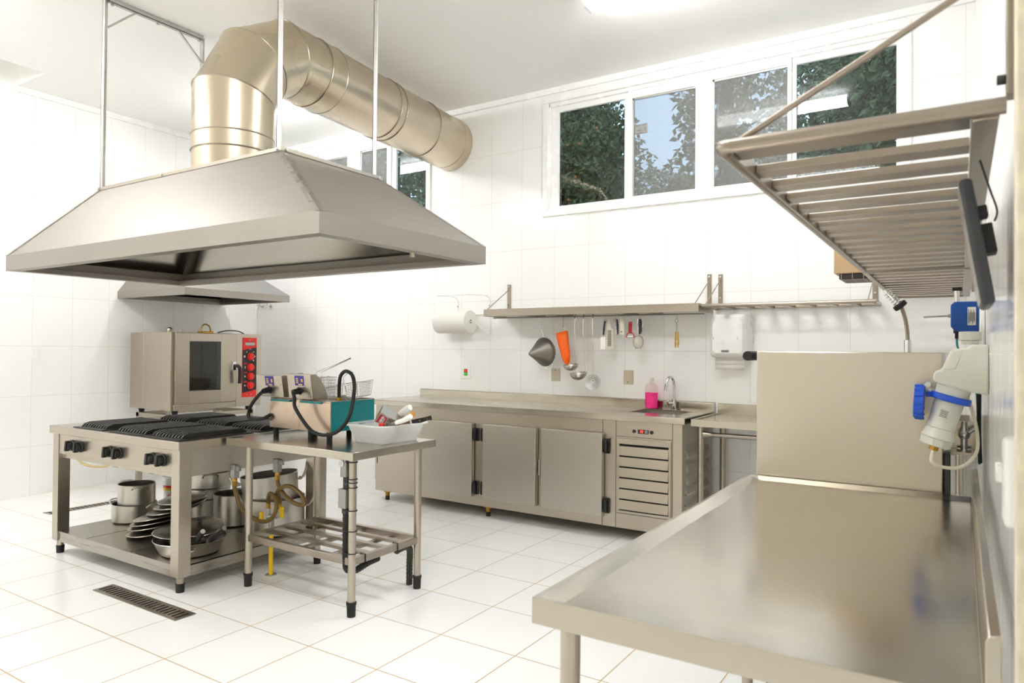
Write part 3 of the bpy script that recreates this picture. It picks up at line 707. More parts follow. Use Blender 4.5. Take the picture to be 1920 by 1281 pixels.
# ------------------------------------------------------------------ pots on the stove shelf
ZS = .1535
def loop_handle(p, out, tang, up=.0, w=.05, d=.045, r=.006, rise=.02):
    """bail handle standing off a pot wall"""
    p, out, tang = Vector(p), Vector(out), Vector(tang); u = Vector((0, 0, 1))
    return [p + tang * w, p + tang * w * .95 + out * d * .7 + u * rise, p + tang * w * .5 + out * d + u * rise * 1.4, p - tang * w * .5 + out * d + u * rise * 1.4, p - tang * w * .95 + out * d * .7 + u * rise, p - tang * w]
def pot(name, label, c, r, h, hang, hz=.8, taper=1.0, m='alu', group='aluminium pots under the stove', tilt=None, hr=.006, kind='loop', rise=.02, w=.05):
    t = thing(name, label, 'pot', c, group)
    Mx = tilt or Matrix.Identity(3); c = Vector(c); th = .004
    b = B(); rb = r * taper
    b.lathe([(0, 0), (rb - .012, 0), (rb, .010), (r, h - .003), (r + .004, h), (r + .001, h + .002), (r - th, h)], c, 48, Mx); obj('body', b, m, t)
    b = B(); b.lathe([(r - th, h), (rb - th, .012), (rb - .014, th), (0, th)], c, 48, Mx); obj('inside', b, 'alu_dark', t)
    for a in hang:
        a = math.radians(a); o_ = Vector((math.cos(a), math.sin(a), 0)); tg = Vector((-math.sin(a), math.cos(a), 0))
        rh = rb + (r - rb) * hz; p = o_ * (rh + .001) + Vector((0, 0, h * hz)); b = B()
        if kind == 'loop': pts = loop_handle(p, o_, tg, rise=rise, w=w); b.tube([c + Mx @ q for q in pts], hr, 8, sub=4); obj('handle', b, 'alu', t)
        elif kind == 'knob':
            b.obox(c + Mx @ (p + o_ * .025), .06, .035, .025, Mx @ Matrix(((o_.x, tg.x, 0), (o_.y, tg.y, 0), (0, 0, 1)))); obj('handle', b, 'black', t, bev=.006)
        elif kind == 'horn':
            for k in (-1, 1):
                pts = [p + tg * .035 * k, p + tg * .034 * k + o_ * .03 + Vector((0, 0, .0)), p + tg * .03 * k + o_ * .06 + Vector((0, 0, .05)), p + tg * .0 * k + o_ * .068 + Vector((0, 0, .10))]
                b.tube([c + Mx @ q for q in pts], hr, 8, sub=5)
            obj('handle', b, 'alu', t)
    return t
pot('stock_pot', 'shallow aluminium pot at the bottom of the pair nearest the oven', (-4.93, 2.735, ZS), .142, .125, (195, 20), .85)
pot('stock_pot', 'aluminium pot standing inside another pot at the oven end of the shelf', (-4.92, 2.745, ZS + .095), .120, .165, (175, -20), .85, rise=.015)
t = thing('food_bucket', 'white plastic food bucket with a red and yellow label', 'bucket', (-4.93, 3.06, ZS))
b = B(); b.lathe([(0, 0), (.085, 0), (.09, .005), (.102, .24), (.108, .24), (.108, .262), (.104, .266), (0, .266)], (-4.93, 3.06, ZS), 40); obj('body', b, 'white_plastic', t)
def band(b, a0, a1, z0, z1, r0, r1, wav=0, n=14):
    for i in range(n):
        p = []
        for a, top in ((i, 0), (i + 1, 0), (i + 1, 1), (i, 1)):
            an = math.radians(a0 + (a1 - a0) * a / n); z = (z1 if top else z0) + wav * math.sin(a / n * 5); r = r0 + (r1 - r0) * (z / .24)
            p.append((-4.93 + r * math.cos(an), 3.06 + r * math.sin(an), ZS + z))
        b.quad(p)
b = B(); band(b, -110, 10, .185, .205, .091, .1025, .004); band(b, -70, -5, .10, .125, .091, .1025, .008); band(b, -60, 0, .148, .156, .091, .1025, .010); band(b, -75, -15, .132, .138, .091, .1025, .006); obj('red_print', b, 'red', t)
b = B(); band(b, -110, 10, .165, .183, .0911, .1026, .006); band(b, -45, 5, .085, .098, .0911, .1026, .004); obj('yellow_print', b, 'sticker_y', t)
pot('casserole_pot', 'aluminium pot with dark side grips beneath two stacked pots', (-4.58, 3.08, ZS), .135, .145, (-62, 118), .93, kind='knob')
pot('casserole_pot', 'wide aluminium pot in the middle of the three-pot stack', (-4.58, 3.08, ZS + .147), .150, .075, (-25, 150), .7, hr=.005)
pot('casserole_pot', 'aluminium pot topmost of the stack behind the front leg', (-4.58, 3.08, ZS + .224), .165, .11, (-30, 155), .8, hr=.006)
pot('stock_pot', 'tall aluminium pot with thick rolled rim beside the big tilted pots', (-4.27, 3.06, ZS), .125, .215, (130,), .85)
pot('cauldron', 'large aluminium cauldron with horn handles holding a second one', (-3.872, 3.10, ZS), .192, .235, (-145, 42), .75, kind='horn', hr=.007)
pot('cauldron', 'large aluminium cauldron tilted inside the one below it', (-3.90, 3.10, ZS + .145), .185, .235, (-140, 40), .80, .93, tilt=rot('Y', -5) @ rot('X', 3), kind='horn', hr=.007)
# roasting pan with frying pans and lids in it
pc = Vector((-3.90, 2.505, ZS))
t = thing('round_pan', 'wide aluminium pan filled with frying pans and lids by the front leg', 'pan', pc)
b = B(); b.lathe([(0, 0), (.155, 0), (.165, .006), (.203, .082), (.206, .084), (.203, .086)], pc, 48); obj('body', b, 'alu', t)
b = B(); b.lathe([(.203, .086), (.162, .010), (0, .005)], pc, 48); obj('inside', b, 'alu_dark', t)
a = math.radians(-40); o_ = Vector((math.cos(a), math.sin(a), 0)); tg = Vector((-o_.y, o_.x, 0))
b = B(); p = pc + o_ * .195 + Vector((0, 0, .06)); b.tube([p + tg * .055, p + tg * .05 + o_ * .035, p + tg * .02 + o_ * .05, p - tg * .02 + o_ * .05, p - tg * .05 + o_ * .035, p - tg * .055], .008, 8, sub=4); obj('handle', b, 'alu', t)
b = B(); p = pc - o_ * .195 + Vector((0, 0, .06)); b.tube([p + tg * .055, p + tg * .05 - o_ * .035, p - tg * .05 - o_ * .035, p - tg * .055], .008, 8, sub=4); obj('handle', b, 'alu', t)
def frypan(label, c, r, base, tip):
    t = thing('frying_pan', label, 'frying pan', c, 'black handled frying pans')
    c, base, tip = Vector(c), Vector(base), Vector(tip); b = B(); b.lathe([(0, 0), (r * .8, 0), (r, .035), (r - .004, .035), (r * .8 - .003, .004), (0, .004)], c, 40); obj('body', b, 'alu', t)
    d = tip - base; h = Vector((d.x, d.y, 0)).normalized()
    b = B(); b.tube([c + h * (r - .008) + Vector((0, 0, .025)), (c + h * r + Vector((0, 0, .03))) * .4 + base * .6, base + d * .06], .0085, 8); obj('handle_bracket', b, 'alu', t)
    b = B(); b.tube([base, base + d * .35, base + d * .8, tip], [.013, .0165, .018, .016], 14); obj('handle', b, 'black', t)
    b = B(); b.cyl(tip, tip + d.normalized() * .006, .0135); obj('handle_tip', b, 'alu', t)
frypan('frying pan whose black handle points out beside the stove leg', (-3.950, 2.53, ZS + .022), .115, (-3.835, 2.50, .217), (-3.712, 2.462, .306))
frypan('frying pan with its black handle nearer the fryer table leg', (-3.825, 2.485, ZS + .058), .105, (-3.700, 2.502, .253), (-3.594, 2.52, .331))
def lid(label, c, r, M, knob=True, group='pot lids on the stove shelf'):
    t = thing('pot_lid', label, 'lid', c, group)
    b = B(); b.lathe([(0, .022), (r * .35, .021), (r * .75, .014), (r * .95, .006), (r, .004), (r + .002, .001), (r, -.002), (r * .95, .001), (r * .7, .009), (0, .016)], c, 44, M); obj('disc', b, 'steel_dark', t)
    if knob:
        c = Vector(c); b = B(); b.cyl(c + M @ Vector((0, 0, .020)), c + M @ Vector((0, 0, .034)), .007, n=10); b.cyl(c + M @ Vector((0, 0, .034)), c + M @ Vector((0, 0, .046)), .016, .013, n=14); obj('knob', b, 'black', t)
    return t
lid('large aluminium lid leaning inside the wide pan behind the handles', pc + Vector((-.06, .10, .118)), .14, rot('X', 8) @ rot('Y', 8), 1)
lid('shallow lid lying on the leg side of the wide pan', pc + Vector((-.10, -.035, .105)), .125, rot('Y', 6), 0)
lc = Vector((-4.42, 2.62, ZS))
for i, (dx, dy, z, r, ax, an, lab) in enumerate((
    (-.02, -.02, .030, .165, 'Y', -5, 'dark-edged lid at the bottom of the leaning lid pile'),
    (-.03, .00, .066, .170, 'Y', -7, 'pot lid second from the bottom of the pile'),
    (-.02, .01, .094, .172, 'Y', -8, 'pot lid third from the bottom of the pile'),
    (-.01, .02, .122, .170, 'Y', -9, 'pot lid with two rivets in the middle of the pile'),
    (.05, .07, .160, .165, 'Y', -7, 'pot lid third from the top of the pile'),
    (.07, .10, .192, .160, 'Y', -5, 'pot lid just under the topmost one'),
    (.08, .11, .222, .150, 'Y', -3, 'topmost pot lid of the pile beside the front leg'))):
    lid(lab, lc + Vector((dx, dy, z)), r, rot(ax, an) @ rot('X', 5), i in (6,))
lid('loose pot lid lying flat behind the front leg, beyond the pile', (-4.28, 2.83, ZS + .004), .13, rot('X', 0), 1)

# ------------------------------------------------------------------ gas pipework
t = thing('gas_manifold', 'gas riser with yellow pipe, two lever valves and looped hoses', 'gas pipe', (-3.53, 2.80, 0))
b = B(); b.cyl((-3.53, 2.80, 0), (-3.53, 2.80, .30), .013); obj('riser_pipe', b, 'yellow', t)
b = B(); b.cyl((-3.53, 2.80, 0), (-3.53, 2.80, .004), .035); obj('floor_flange', b, 'galv', t)
b = B(); b.cyl((-3.53, 2.80, .29), (-3.53, 2.80, .335), .017); b.cyl((-3.565, 2.80, .345), (-3.465, 2.80, .365), .016); b.cyl((-3.56, 2.8, .345), (-3.56, 2.8, .40), .016); b.cyl((-3.455, 2.8, .36), (-3.455, 2.8, .41), .016); obj('tee', b, 'galv', t)
b = B(); b.box(-3.615, -3.585, 2.775, 2.79, .315, .375); obj('lever', b, 'yellow', t, bev=.004)
b = B(); b.box(-3.43, -3.40, 2.775, 2.79, .365, .43); obj('lever', b, 'yellow', t, bev=.004)
for x, z in ((-3.56, .40), (-3.455, .41)):
    b = B(); b.cyl((x, 2.8, z), (x, 2.8, z + .03), .013); obj('nipple', b, 'brass', t)
b = B(); b.tube([(-3.455, 2.80, .44), (-3.45, 2.79, .49), (-3.43, 2.76, .52), (-3.36, 2.74, .56), (-3.28, 2.73, .575), (-3.19, 2.73, .545), (-3.155, 2.73, .50), (-3.19, 2.74, .475), (-3.28, 2.75, .482), (-3.37, 2.76, .515), (-3.42, 2.76, .565), (-3.43, 2.76, .60)], .0125, 10, sub=6); obj('hose', b, 'hose', t)
b = B(); b.tube([(-3.56, 2.80, .43), (-3.545, 2.79, .475), (-3.49, 2.76, .505), (-3.42, 2.74, .49), (-3.40, 2.73, .43), (-3.43, 2.72, .37), (-3.50, 2.71, .345), (-3.58, 2.70, .36), (-3.635, 2.66, .42), (-3.65, 2.64, .50), (-3.66, 2.63, .56)], .0125, 10, sub=6); obj('hose', b, 'hose', t)
for x, y, z in ((-3.43, 2.76, .60), (-3.655, 2.63, .56)):
    b = B(); b.cyl((x, y, z - .005), (x, y, z + .02), .015, n=8); b.cyl((x, y, z + .022), (x, y, z + .04), .015, n=6); obj('hose_fitting', b, 'brass', t)
    b = B(); b.box(x - .02, x + .02, y - .018, y + .018, z + .04, z + .12); b.box(x + .01, x + .05, y - .01, y + .01, z + .085, z + .115); obj('regulator', b, 'grey_metal', t, bev=.003)
b = B(); b.tube([(-7.19, 3.42, .30), (-7.12, 3.45, .245), (-6.98, 3.5, .225), (-6.85, 3.56, .25), (-6.78, 3.62, .34)], .012, 8, sub=6); single('gas_hose', b, 'pale_hose', 'ochre hose sagging low along the wall behind the stove', 'hose')
b = B(); b.tube([(-4.80, 3.30, .62), (-4.79, 3.30, .50), (-4.78, 3.29, .40)], .022, 10, sub=4); single('drain_pipe', b, 'cream', 'short cream pipe hanging under the stove behind the pots', 'pipe')

# ------------------------------------------------------------------ fryer table
X0, X1, Y0, Y1, ZT = -3.632, -2.592, 2.553, 3.215, .85
t = thing('work_table', 'small stainless table with round legs carrying the fryer', 'table', ((X0 + X1) / 2, (Y0 + Y1) / 2, 0))
b = B(); b.box(X0, X1, Y0, Y1, ZT - .004, ZT)
for q in ((X0, X1, Y0, Y0 + .004), (X0, X1, Y1 - .004, Y1), (X0, X0 + .004, Y0, Y1), (X1 - .004, X1, Y0, Y1)): b.box(*q, ZT - .042, ZT - .0005)
obj('tabletop', b, 'steel_top', t, bev=.0015)
b = B(); b.box(X0 + .05, X1 - .05, Y0 + .05, Y1 - .05, ZT - .03, ZT - .0045); obj('stiffener', b, 'steel_dark', t)
LX, LY = (-3.475, -2.640), (2.598, 3.115)
for x in LX:
    for y in LY:
        b = B(); b.cyl((x, y, .03), (x, y, ZT - .03), .0205, n=24); l_ = obj('leg', b, 'steel', t)
        b = B(); b.cyl((x, y, 0), (x, y, .075), .0215, .024, n=20); b.cyl((x, y, .06), (x, y, .075), .026, n=20); obj('foot_cap', b, 'rubber', l_)
b = B(); za, zb_ = .262, .300
b.box(LX[0], LX[1], LY[0] - .015, LY[0] + .015, za, zb_); b.box(LX[0], LX[1], LY[1] - .015, LY[1] + .015, za, zb_)
b.box(LX[0] - .015, LX[0] + .015, LY[0] + .015, LY[1] - .015, za, zb_); b.box(LX[1] - .015, LX[1] + .015, LY[0] + .015, LY[1] - .015, za, zb_)
obj('rack_frame', b, 'rack', t, bev=.002)
for x in (-3.30, -3.06, -2.83):
    b = B(); b.box(x - .018, x + .018, LY[0] + .015, LY[1] - .015, .268, .282); obj('rack_bar', b, 'rack', t)
for y in (2.73, 2.86, 2.99):
    b = B(); b.box(LX[0] + .015, LX[1] - .015, y - .018, y + .018, .2825, .2995); obj('rack_bar', b, 'rack', t)

t = thing('cable_conduit', 'black corrugated conduit with two metal boxes strapped to a table leg', 'conduit', (-2.70, 2.60, .24))
for z0, z1, dx in ((.715, .806, .01), (.553, .652, -.004)):
    b = B(); b.box(-2.715 + dx, -2.663, 2.572, 2.625, z0, z1); obj('junction_box', b, 'grey_metal', t, bev=.003)
b = B(); b.cyl((-2.694, 2.571, .785), (-2.694, 2.567, .785), .018); obj('cover_disc', b, 'galv', t)
b = B(); b.box(-2.697, -2.667, 2.585, 2.62, .652, .715); b.box(-2.699, -2.667, 2.58, 2.62, .525, .553); obj('coupling', b, 'dark_grey', t, bev=.002)
b = B()
pts = spline([Vector(p) for p in ((-2.684, 2.598, .526), (-2.684, 2.598, .40), (-2.684, 2.598, .285), (-2.676, 2.602, .235), (-2.655, 2.64, .225), (-2.648, 2.72, .243), (-2.648, 2.80, .25))], 10)
b.tube(pts, [.0165 + (.0025 if i % 2 else 0) for i in range(len(pts))], 12); obj('tube', b, 'rubber', t)
for z in (.795, .707, .688, .664, .545, .439, .325):
    b = B(); b.ring((-2.655, 2.598, z), .042, .0025, 20, 5, sy=.62); obj('cable_tie', b, 'rubber', t)
b = B()
pts = spline([Vector(p) for p in ((-2.655, 2.95, .25), (-2.66, 3.03, .255), (-2.685, 3.10, .22), (-2.715, 3.135, .12), (-2.72, 3.14, .0))], 12)
b.tube(pts, [.0175 + (.0025 if i % 2 else 0) for i in range(len(pts))], 12); o = single('conduit_stub', b, 'corrug', 'worn corrugated conduit curving out of the floor by a table leg', 'conduit')
b = B(); b.tube([(-2.68, 3.16, 0), (-2.675, 3.16, .14), (-2.672, 3.16, .205)], .0025, 6); b.tube([(-2.675, 3.16, .10), (-2.662, 3.155, .105), (-2.66, 3.155, .125)], .0025, 6); single('loose_wire', b, 'corrug', 'thin stiff wire standing from the floor beside the conduit stub', 'wire')
for y in (2.68, 2.93):
    b = B(); q = [(LX[1] - .019, y, .259), (LX[1] + .0175, y, .259), (LX[1] + .0175, y, .303), (LX[1] - .019, y, .303)]; b.tube(q, .003, 6, closed=True); single('cable_tie', b, 'rubber', 'black cable tie round the table rack rail, %s' % ('near the conduit box leg' if y < 2.8 else 'over the floor conduit stub'), 'cable tie', 'cable ties on the rack rail')

# ------------------------------------------------------------------ double fryer
fx0, fx1, fy0, fy1, fz0, fz1 = -3.545, -3.018, 2.79, 3.145, .90, 1.078
t = thing('deep_fryer', 'double electric deep fryer with steel front and teal side', 'fryer', ((fx0 + fx1) / 2, (fy0 + fy1) / 2, .85))
for x in (fx0 + .035, (fx0 + fx1) / 2 + .08, fx1 - .028):
    for y in (fy0 + .022, fy1 - .03):
        b = B(); b.cyl((x, y, .8505), (x, y, fz0), .016, .018, n=16); obj('foot', b, 'rubber', t)
for (xa, xb) in ((fx0, (fx0 + fx1) / 2 - .001), ((fx0 + fx1) / 2 + .001, fx1)):
    b = B(); e = .004
    b.box(xa, xb, fy0, fy0 + e, fz0, fz1 - .012); b.box(xa, xb, fy1 - e, fy1, fz0, fz1); b.box(xa, xa + e, fy0 + e, fy1 - e, fz0, fz1); b.box(xb - e, xb, fy0 + e, fy1 - e, fz0, fz1); b.box(xa + e, xb - e, fy0 + e, fy1 - e, fz0, fz0 + .03)
    b.box(xa, xb, fy0 + e, fy0 + .10, fz1 - .012, fz1 - .004)
    obj('tank', b, 'pink_steel', t, bev=.001)
    b = B(); b.box(xa + .02, xb - .07, fy0 - .012, fy0 + .02, fz1 - .018, fz1 - .006); obj('front_lip', b, 'teal', t, bev=.002)
    b = B(); b.ring((xb - .05, fy0 + .14, fz1 - .01), .035, .005, 20, 6, rot('X', 70)); b.ring((xb - .07, fy0 + .15, fz1 - .02), .035, .005, 20, 6, rot('X', 80)); obj('heating_coil', b, 'steel_dark', t)
b = B(); b.box(fx1, fx1 + .004, fy0 + .006, fy1 - .004, fz0 + .002, fz1 - .004); obj('side_cover', b, 'teal', t, bev=.002)
b = B(); b.box(fx1 + .0005, fx1 + .003, fy0 - .001, fy0 + .006, fz0, fz1); obj('side_edge', b, 'steel', t)
b = B(); b.box(fx0 - .004, fx0, fy0 + .006, fy1 - .004, fz0 + .002, fz1 - .004); obj('side_cover', b, 'teal', t, bev=.002)
for (xa, xb, za, zt, lab) in ((-3.635, -3.40, 1.085, 1.215, 0), (-3.352, -3.150, 1.083, 1.228, 1)):
    yb0, yt0 = fy0 - .015, fy0 - .035
    prof = [(yb0, za), (yt0, zt), (yt0 + .045, zt + .002), (yt0 + .075, zt - .02), (yt0 + .115, zt - .075), (yt0 + .14, za)]
    b = B(); b.prism([(xa, y, z) for y, z in prof], (xb - xa, 0, 0)); c_ = obj('control_head', b, 'steel', t, bev=.003)
    nrm = Vector((0, -(zt - za), -(yb0 - yt0))).normalized(); upv = Vector((0, yt0 - yb0, zt - za)).normalized()
    lx, k = (xa + xb) / 2 + .005, .74
    q = Vector((lx, yb0 + (yt0 - yb0) * k, za + (zt - za) * k)) + nrm * .0008
    b = B()
    def patch(dx, dz, w, h, d):
        b.prism([q + Vector((dx + sx * w / 2, 0, 0)) + upv * (dz + sz_ * h / 2) + nrm * d for sx, sz_ in ((-1, -1), (1, -1), (1, 1), (-1, 1))], nrm * .0004)
    patch(0, 0, .078, .058, 0); b.mi = 1
    for d_ in ((-.018, .012, .016, .008), (-.018, .000, .016, .008), (-.018, -.011, .016, .007), (.022, .006, .016, .008), (.022, -.004, .016, .007), (.006, -.022, .034, .007)): patch(*d_, .0006)
    obj('rating_sticker', b, ['purple', 'sticker_y'], c_, smooth=False)
    k = .33; q = Vector(((xa + xb) / 2 - .0, yb0 + (yt0 - yb0) * k, za + (zt - za) * k))
    b = B(); b.cyl(q, q + nrm * .008, .024, n=6); b.cyl(q + nrm * .008, q + nrm * .05, .019, .016, n=18); obj('cable_gland', b, 'black', c_)
    b = B()
    for dx, dz in ((.015, .02), (xb - xa - .015, .02), (.015, .09), (xb - xa - .015, .075)):
        k = dz / (zt - za); p = Vector((xa + dx, yb0 + (yt0 - yb0) * k, za + dz)); b.cyl(p, p + nrm * .003, .004, n=8)
    obj('screw', b, 'galv', c_)
    g = q + nrm * .05
    b = B()
    if lab: b.tube([g, (-3.232, 2.715, 1.09), (-3.231, 2.715, 1.046), (-3.189, 2.72, .989), (-3.121, 2.725, .925), (-3.07, 2.73, .90), (-2.998, 2.735, .8935), (-2.922, 2.74, .912), (-2.865, 2.75, .956), (-2.828, 2.76, 1.023), (-2.812, 2.77, 1.133), (-2.822, 2.78, 1.193), (-2.862, 2.80, 1.236), (-2.93, 2.82, 1.252), (-2.99, 2.84, 1.225), (-3.022, 2.86, 1.172), (-3.044, 2.88, 1.10), (-3.046, 2.88, 1.06)], .0105, 10, sub=5)
    else: b.tube([g, (-3.557, 2.715, 1.092), (-3.616, 2.71, 1.031), (-3.652, 2.72, .962), (-3.614, 2.73, .945), (-3.555, 2.75, .952), (-3.53, 2.785, .975)], .0105, 10, sub=5)
    obj('power_cord', b, 'rubber', t)
b = B(); b.cyl((-3.046, 2.88, 1.06), (-3.046, 2.88, 1.095), .014); obj('cord_ferrule', b, 'brass', t)
b = B(); b.tube([(-3.47, 2.86, 1.18), (-3.42, 2.88, 1.215), (-3.36, 2.88, 1.22)], .009, 8, sub=4); obj('link_cord', b, 'rubber', t)

def wire_basket(name, label, c, w, d, h, M, handle):
    t = thing(name, label, 'basket', c, 'wire fryer baskets')
    c = Vector(c); T = lambda p: c + M @ Vector(p); tp = .82
    b = B(); rim = [(-w / 2, -d / 2, h), (w / 2, -d / 2, h), (w / 2, d / 2, h), (-w / 2, d / 2, h)]; bot = [(x * tp, y * tp, 0) for x, y, _ in rim]
    b.tube([T(p) for p in rim], .0028, 6, closed=True); b.tube([T(p) for p in bot], .0022, 6, closed=True)
    for p, q in zip(rim, bot): b.tube([T(p), T(q)], .0022, 6)
    obj('rim', b, 'chrome', t)
    b = B(); r = .0009; n = 11
    for i in range(1, n):
        k = i / n - .5; b.tube([T((k * w, -d / 2, h)), T((k * w * tp, -d / 2 * tp, 0)), T((k * w * tp, d / 2 * tp, 0)), T((k * w, d / 2, h))], r, 4)
        b.tube([T((-w / 2, k * d, h)), T((-w / 2 * tp, k * d * tp, 0)), T((w / 2 * tp, k * d * tp, 0)), T((w / 2, k * d, h))], r, 4)
    for j in range(1, 9):
        z = h * j / 9; s = tp + (1 - tp) * j / 9; b.tube([T((x * s, y * s, z)) for x, y, _ in rim], r, 4, closed=True)
    obj('mesh', b, 'chrome', t)
    b = B()
    for k in handle: b.tube([T(p) for p in k], .003, 6)
    obj('handle', b, 'chrome', t)
wire_basket('fryer_basket', 'wire fryer basket standing upright behind the control head, handle raised', (-3.27, 2.97, 1.03), .075, .13, .175, rot('Z', 0),
            [[(-.045, -.02, .10), (-.045, -.02, .205), (.19, .03, .295)], [(-.025, .0, .10), (-.025, .0, .205), (.19, .035, .292)], [(.19, .03, .295), (.19, .035, .292)]])
wire_basket('fryer_basket', 'wire fryer basket tipped over on the teal end of the fryer', (-3.08, 3.00, 1.083), .26, .16, .085, rot('Z', 8) @ rot('Y', -8) @ rot('X', 6),
            [[(-.04, -.02, .02), (-.02, .0, .13), (.02, .02, .16), (.035, .025, .15), (.03, .02, .14), (.015, .015, .155)], [(.0, -.02, .02), (-.02, .0, .13)]])

# ------------------------------------------------------------------ tub of utensils
t = thing('plastic_tub', 'frosted white plastic tub of kitchen tools at the table corner', 'tub', (-2.785, 3.005, .8505))
def rrect(cx, cy, w, d, r, z, n=5):
    out = []
    for (sx, sy, a0) in ((1, 1, 0), (-1, 1, 90), (-1, -1, 180), (1, -1, 270)):
        for i in range(n + 1):
            a = math.radians(a0 + 90 * i / n); out.append(Vector((cx + sx * (w / 2 - r) + r * math.cos(a), cy + sy * (d / 2 - r) + r * math.sin(a), z)))
    return out
b = B(); cx, cy = -2.79, 3.01; prof = [(.225, .295, .030, .8505), (.235, .305, .035, .856), (.30, .365, .045, .945), (.335, .40, .05, .946), (.338, .403, .05, .953), (.330, .395, .05, .957), (.298, .363, .045, .955), (.296, .361, .045, .944), (.231, .301, .035, .859), (.20, .27, .03, .8545)]
V = [[b.bm.verts.new(p) for p in rrect(cx, cy, w_, d_, r_, z_)] for w_, d_, r_, z_ in prof]
b.face(V[0][::-1]); b.face(V[-1])
for A, C in zip(V, V[1:]):
    for i in range(len(A)): b.face([A[i], A[(i + 1) % len(A)], C[(i + 1) % len(A)], C[i]])
obj('shell', b, 'tub', t)
GU = 'kitchen tools in the tub'
t = thing('box_grater', 'four-sided steel grater with a red face tipped in the tub', 'grater', (-2.78, 2.96, .93), GU)
ga = Vector((.6, .62, -.5)).normalized(); gt = (Vector((0, 0, 1)) - ga * ga.z).normalized(); gf = ga.cross(gt); rl = math.radians(28)
gt, gf = gt * math.cos(rl) + gf * math.sin(rl), gf * math.cos(rl) - gt * math.sin(rl)
# local x across the upper face, local y up from the front face's lower edge, local z along the grater
Mg = Matrix((-gt, -gf, ga)).transposed(); T = lambda p: Vector((-2.795, 2.95, 1.012)) + Mg @ Vector(p)
b = B(); s0, s1, L = .026, .040, .17
A = [T((-s0, -s0 * 1.2, L)), T((s0, -s0 * 1.2, L)), T((s0, s0 * 1.2, L)), T((-s0, s0 * 1.2, L))]; C = [T((-s1, -s1 * 1.2, 0)), T((s1, -s1 * 1.2, 0)), T((s1, s1 * 1.2, 0)), T((-s1, s1 * 1.2, 0))]
for i in range(4): b.quad([C[i], C[(i + 1) % 4], A[(i + 1) % 4], A[i]])
o = obj('body', b, 'steel', t, smooth=False); md = o.modifiers.new('wall', 'SOLIDIFY'); md.thickness = .0015
b = B(); y = lambda k: -(s1 + (s0 - s1) * k) * 1.2 - .0032
def face_patch(x0, x1, k0, k1, d=.0):
    b.quad([T((x0 * (s1 + (s0 - s1) * k0), y(k0) - d, L * k0)), T((x1 * (s1 + (s0 - s1) * k0), y(k0) - d, L * k0)), T((x1 * (s1 + (s0 - s1) * k1), y(k1) - d, L * k1)), T((x0 * (s1 + (s0 - s1) * k1), y(k1) - d, L * k1))])
face_patch(-.8, .8, .04, .30); obj('red_label', b, 'dark_red', t, smooth=False)
b = B(); face_patch(-.7, -.2, .12, .2, .0004); face_patch(-.1, .6, .12, .2, .0004); face_patch(-.5, .4, .22, .25, .0004); obj('white_print', b, 'silver_print', t, smooth=False)
b = B()
for i in range(7):
    for j in range(9):
        if (i + j) % 2 == 0: u_, v_ = -.75 + i * .25, .36 + j * .07; face_patch(u_ - .07, u_ + .07, v_ - .012, v_ + .012, .0002)
obj('teeth', b, 'dark', t, smooth=False)
def tool(name, label, cat, parts):
    c = parts[0][1][0]; t = thing(name, label, cat, c, GU)
    for nm, pts, rad, m, flat in parts:
        b = B(); b.tube(pts, rad, 12, sub=0)
        if flat:   # flatten along a direction
            a = sum((Vector(p) for p in pts), Vector()) / len(pts); f = Vector(flat).normalized()
            for v in b.bm.verts:
                d = (v.co - a).dot(f); v.co -= f * d * .75
        obj(nm, b, m, t)
    return t
def sp(*p): return spline([Vector(q) for q in p], 5)
P = sp((-2.735, 3.06, 1.0), (-2.705, 3.06, 1.02), (-2.67, 3.06, 1.04), (-2.655, 3.06, 1.046))
tool('kitchen_knife', 'knife with a stout white handle behind the grater', 'knife', [('handle', P, [.016 + .004 * math.sin(i / (len(P) - 1) * 3.1) for i in range(len(P))], 'white_plastic', None), ('blade', [(-2.735, 3.06, 1.0), (-2.83, 3.12, .94)], [.018, .010], 'steel', (0, 1, 0))])
P = sp((-2.70, 2.96, .955), (-2.62, 2.965, .985), (-2.55, 2.97, 1.015), (-2.525, 2.97, 1.028))
tool('wooden_spatula', 'worn wooden spatula slanting over the tub rim', 'spatula', [('handle', P, [.012, .012, .013, .014, .015, .016, .017, .018, .019, .019, .018, .017, .016, .015, .013, .010][:len(P)], 'wood', (.3, 1, 0))])
P = sp((-2.605, 2.885, .974), (-2.555, 2.89, .992), (-2.52, 2.895, 1.01), (-2.508, 2.895, 1.017))
tool('kitchen_knife', 'knife with a long white handle leaning on the tub corner', 'knife', [('handle', P, [.012 + .003 * math.sin(i / (len(P) - 1) * 2.6) for i in range(len(P))], 'white_plastic', None), ('blade', [(-2.605, 2.885, .974), (-2.655, 2.91, .962), (-2.76, 2.95, .90)], [.014, .012, .006], 'steel', (0, 1, 0))])
P = sp((-2.62, 3.02, .966), (-2.56, 3.03, .978), (-2.50, 3.035, .995), (-2.475, 3.04, 1.0))
tool('kitchen_knife', 'black riveted knife handle lying across the far tub rim', 'knife', [('handle', P, [.011 + .003 * math.sin(i / (len(P) - 1) * 5) ** 2 for i in range(len(P))], 'black', (0, 1, .2)), ('blade', [(-2.62, 3.02, .966), (-2.75, 3.01, .93)], [.014, .008], 'steel', (0, 1, 0)),
     ('rivet', [(-2.555, 3.030, .979), (-2.555, 3.0245, .979)], .005, 'chrome', None), ('rivet', [(-2.505, 3.034, .994), (-2.505, 3.0285, .994)], .005, 'chrome', None)])
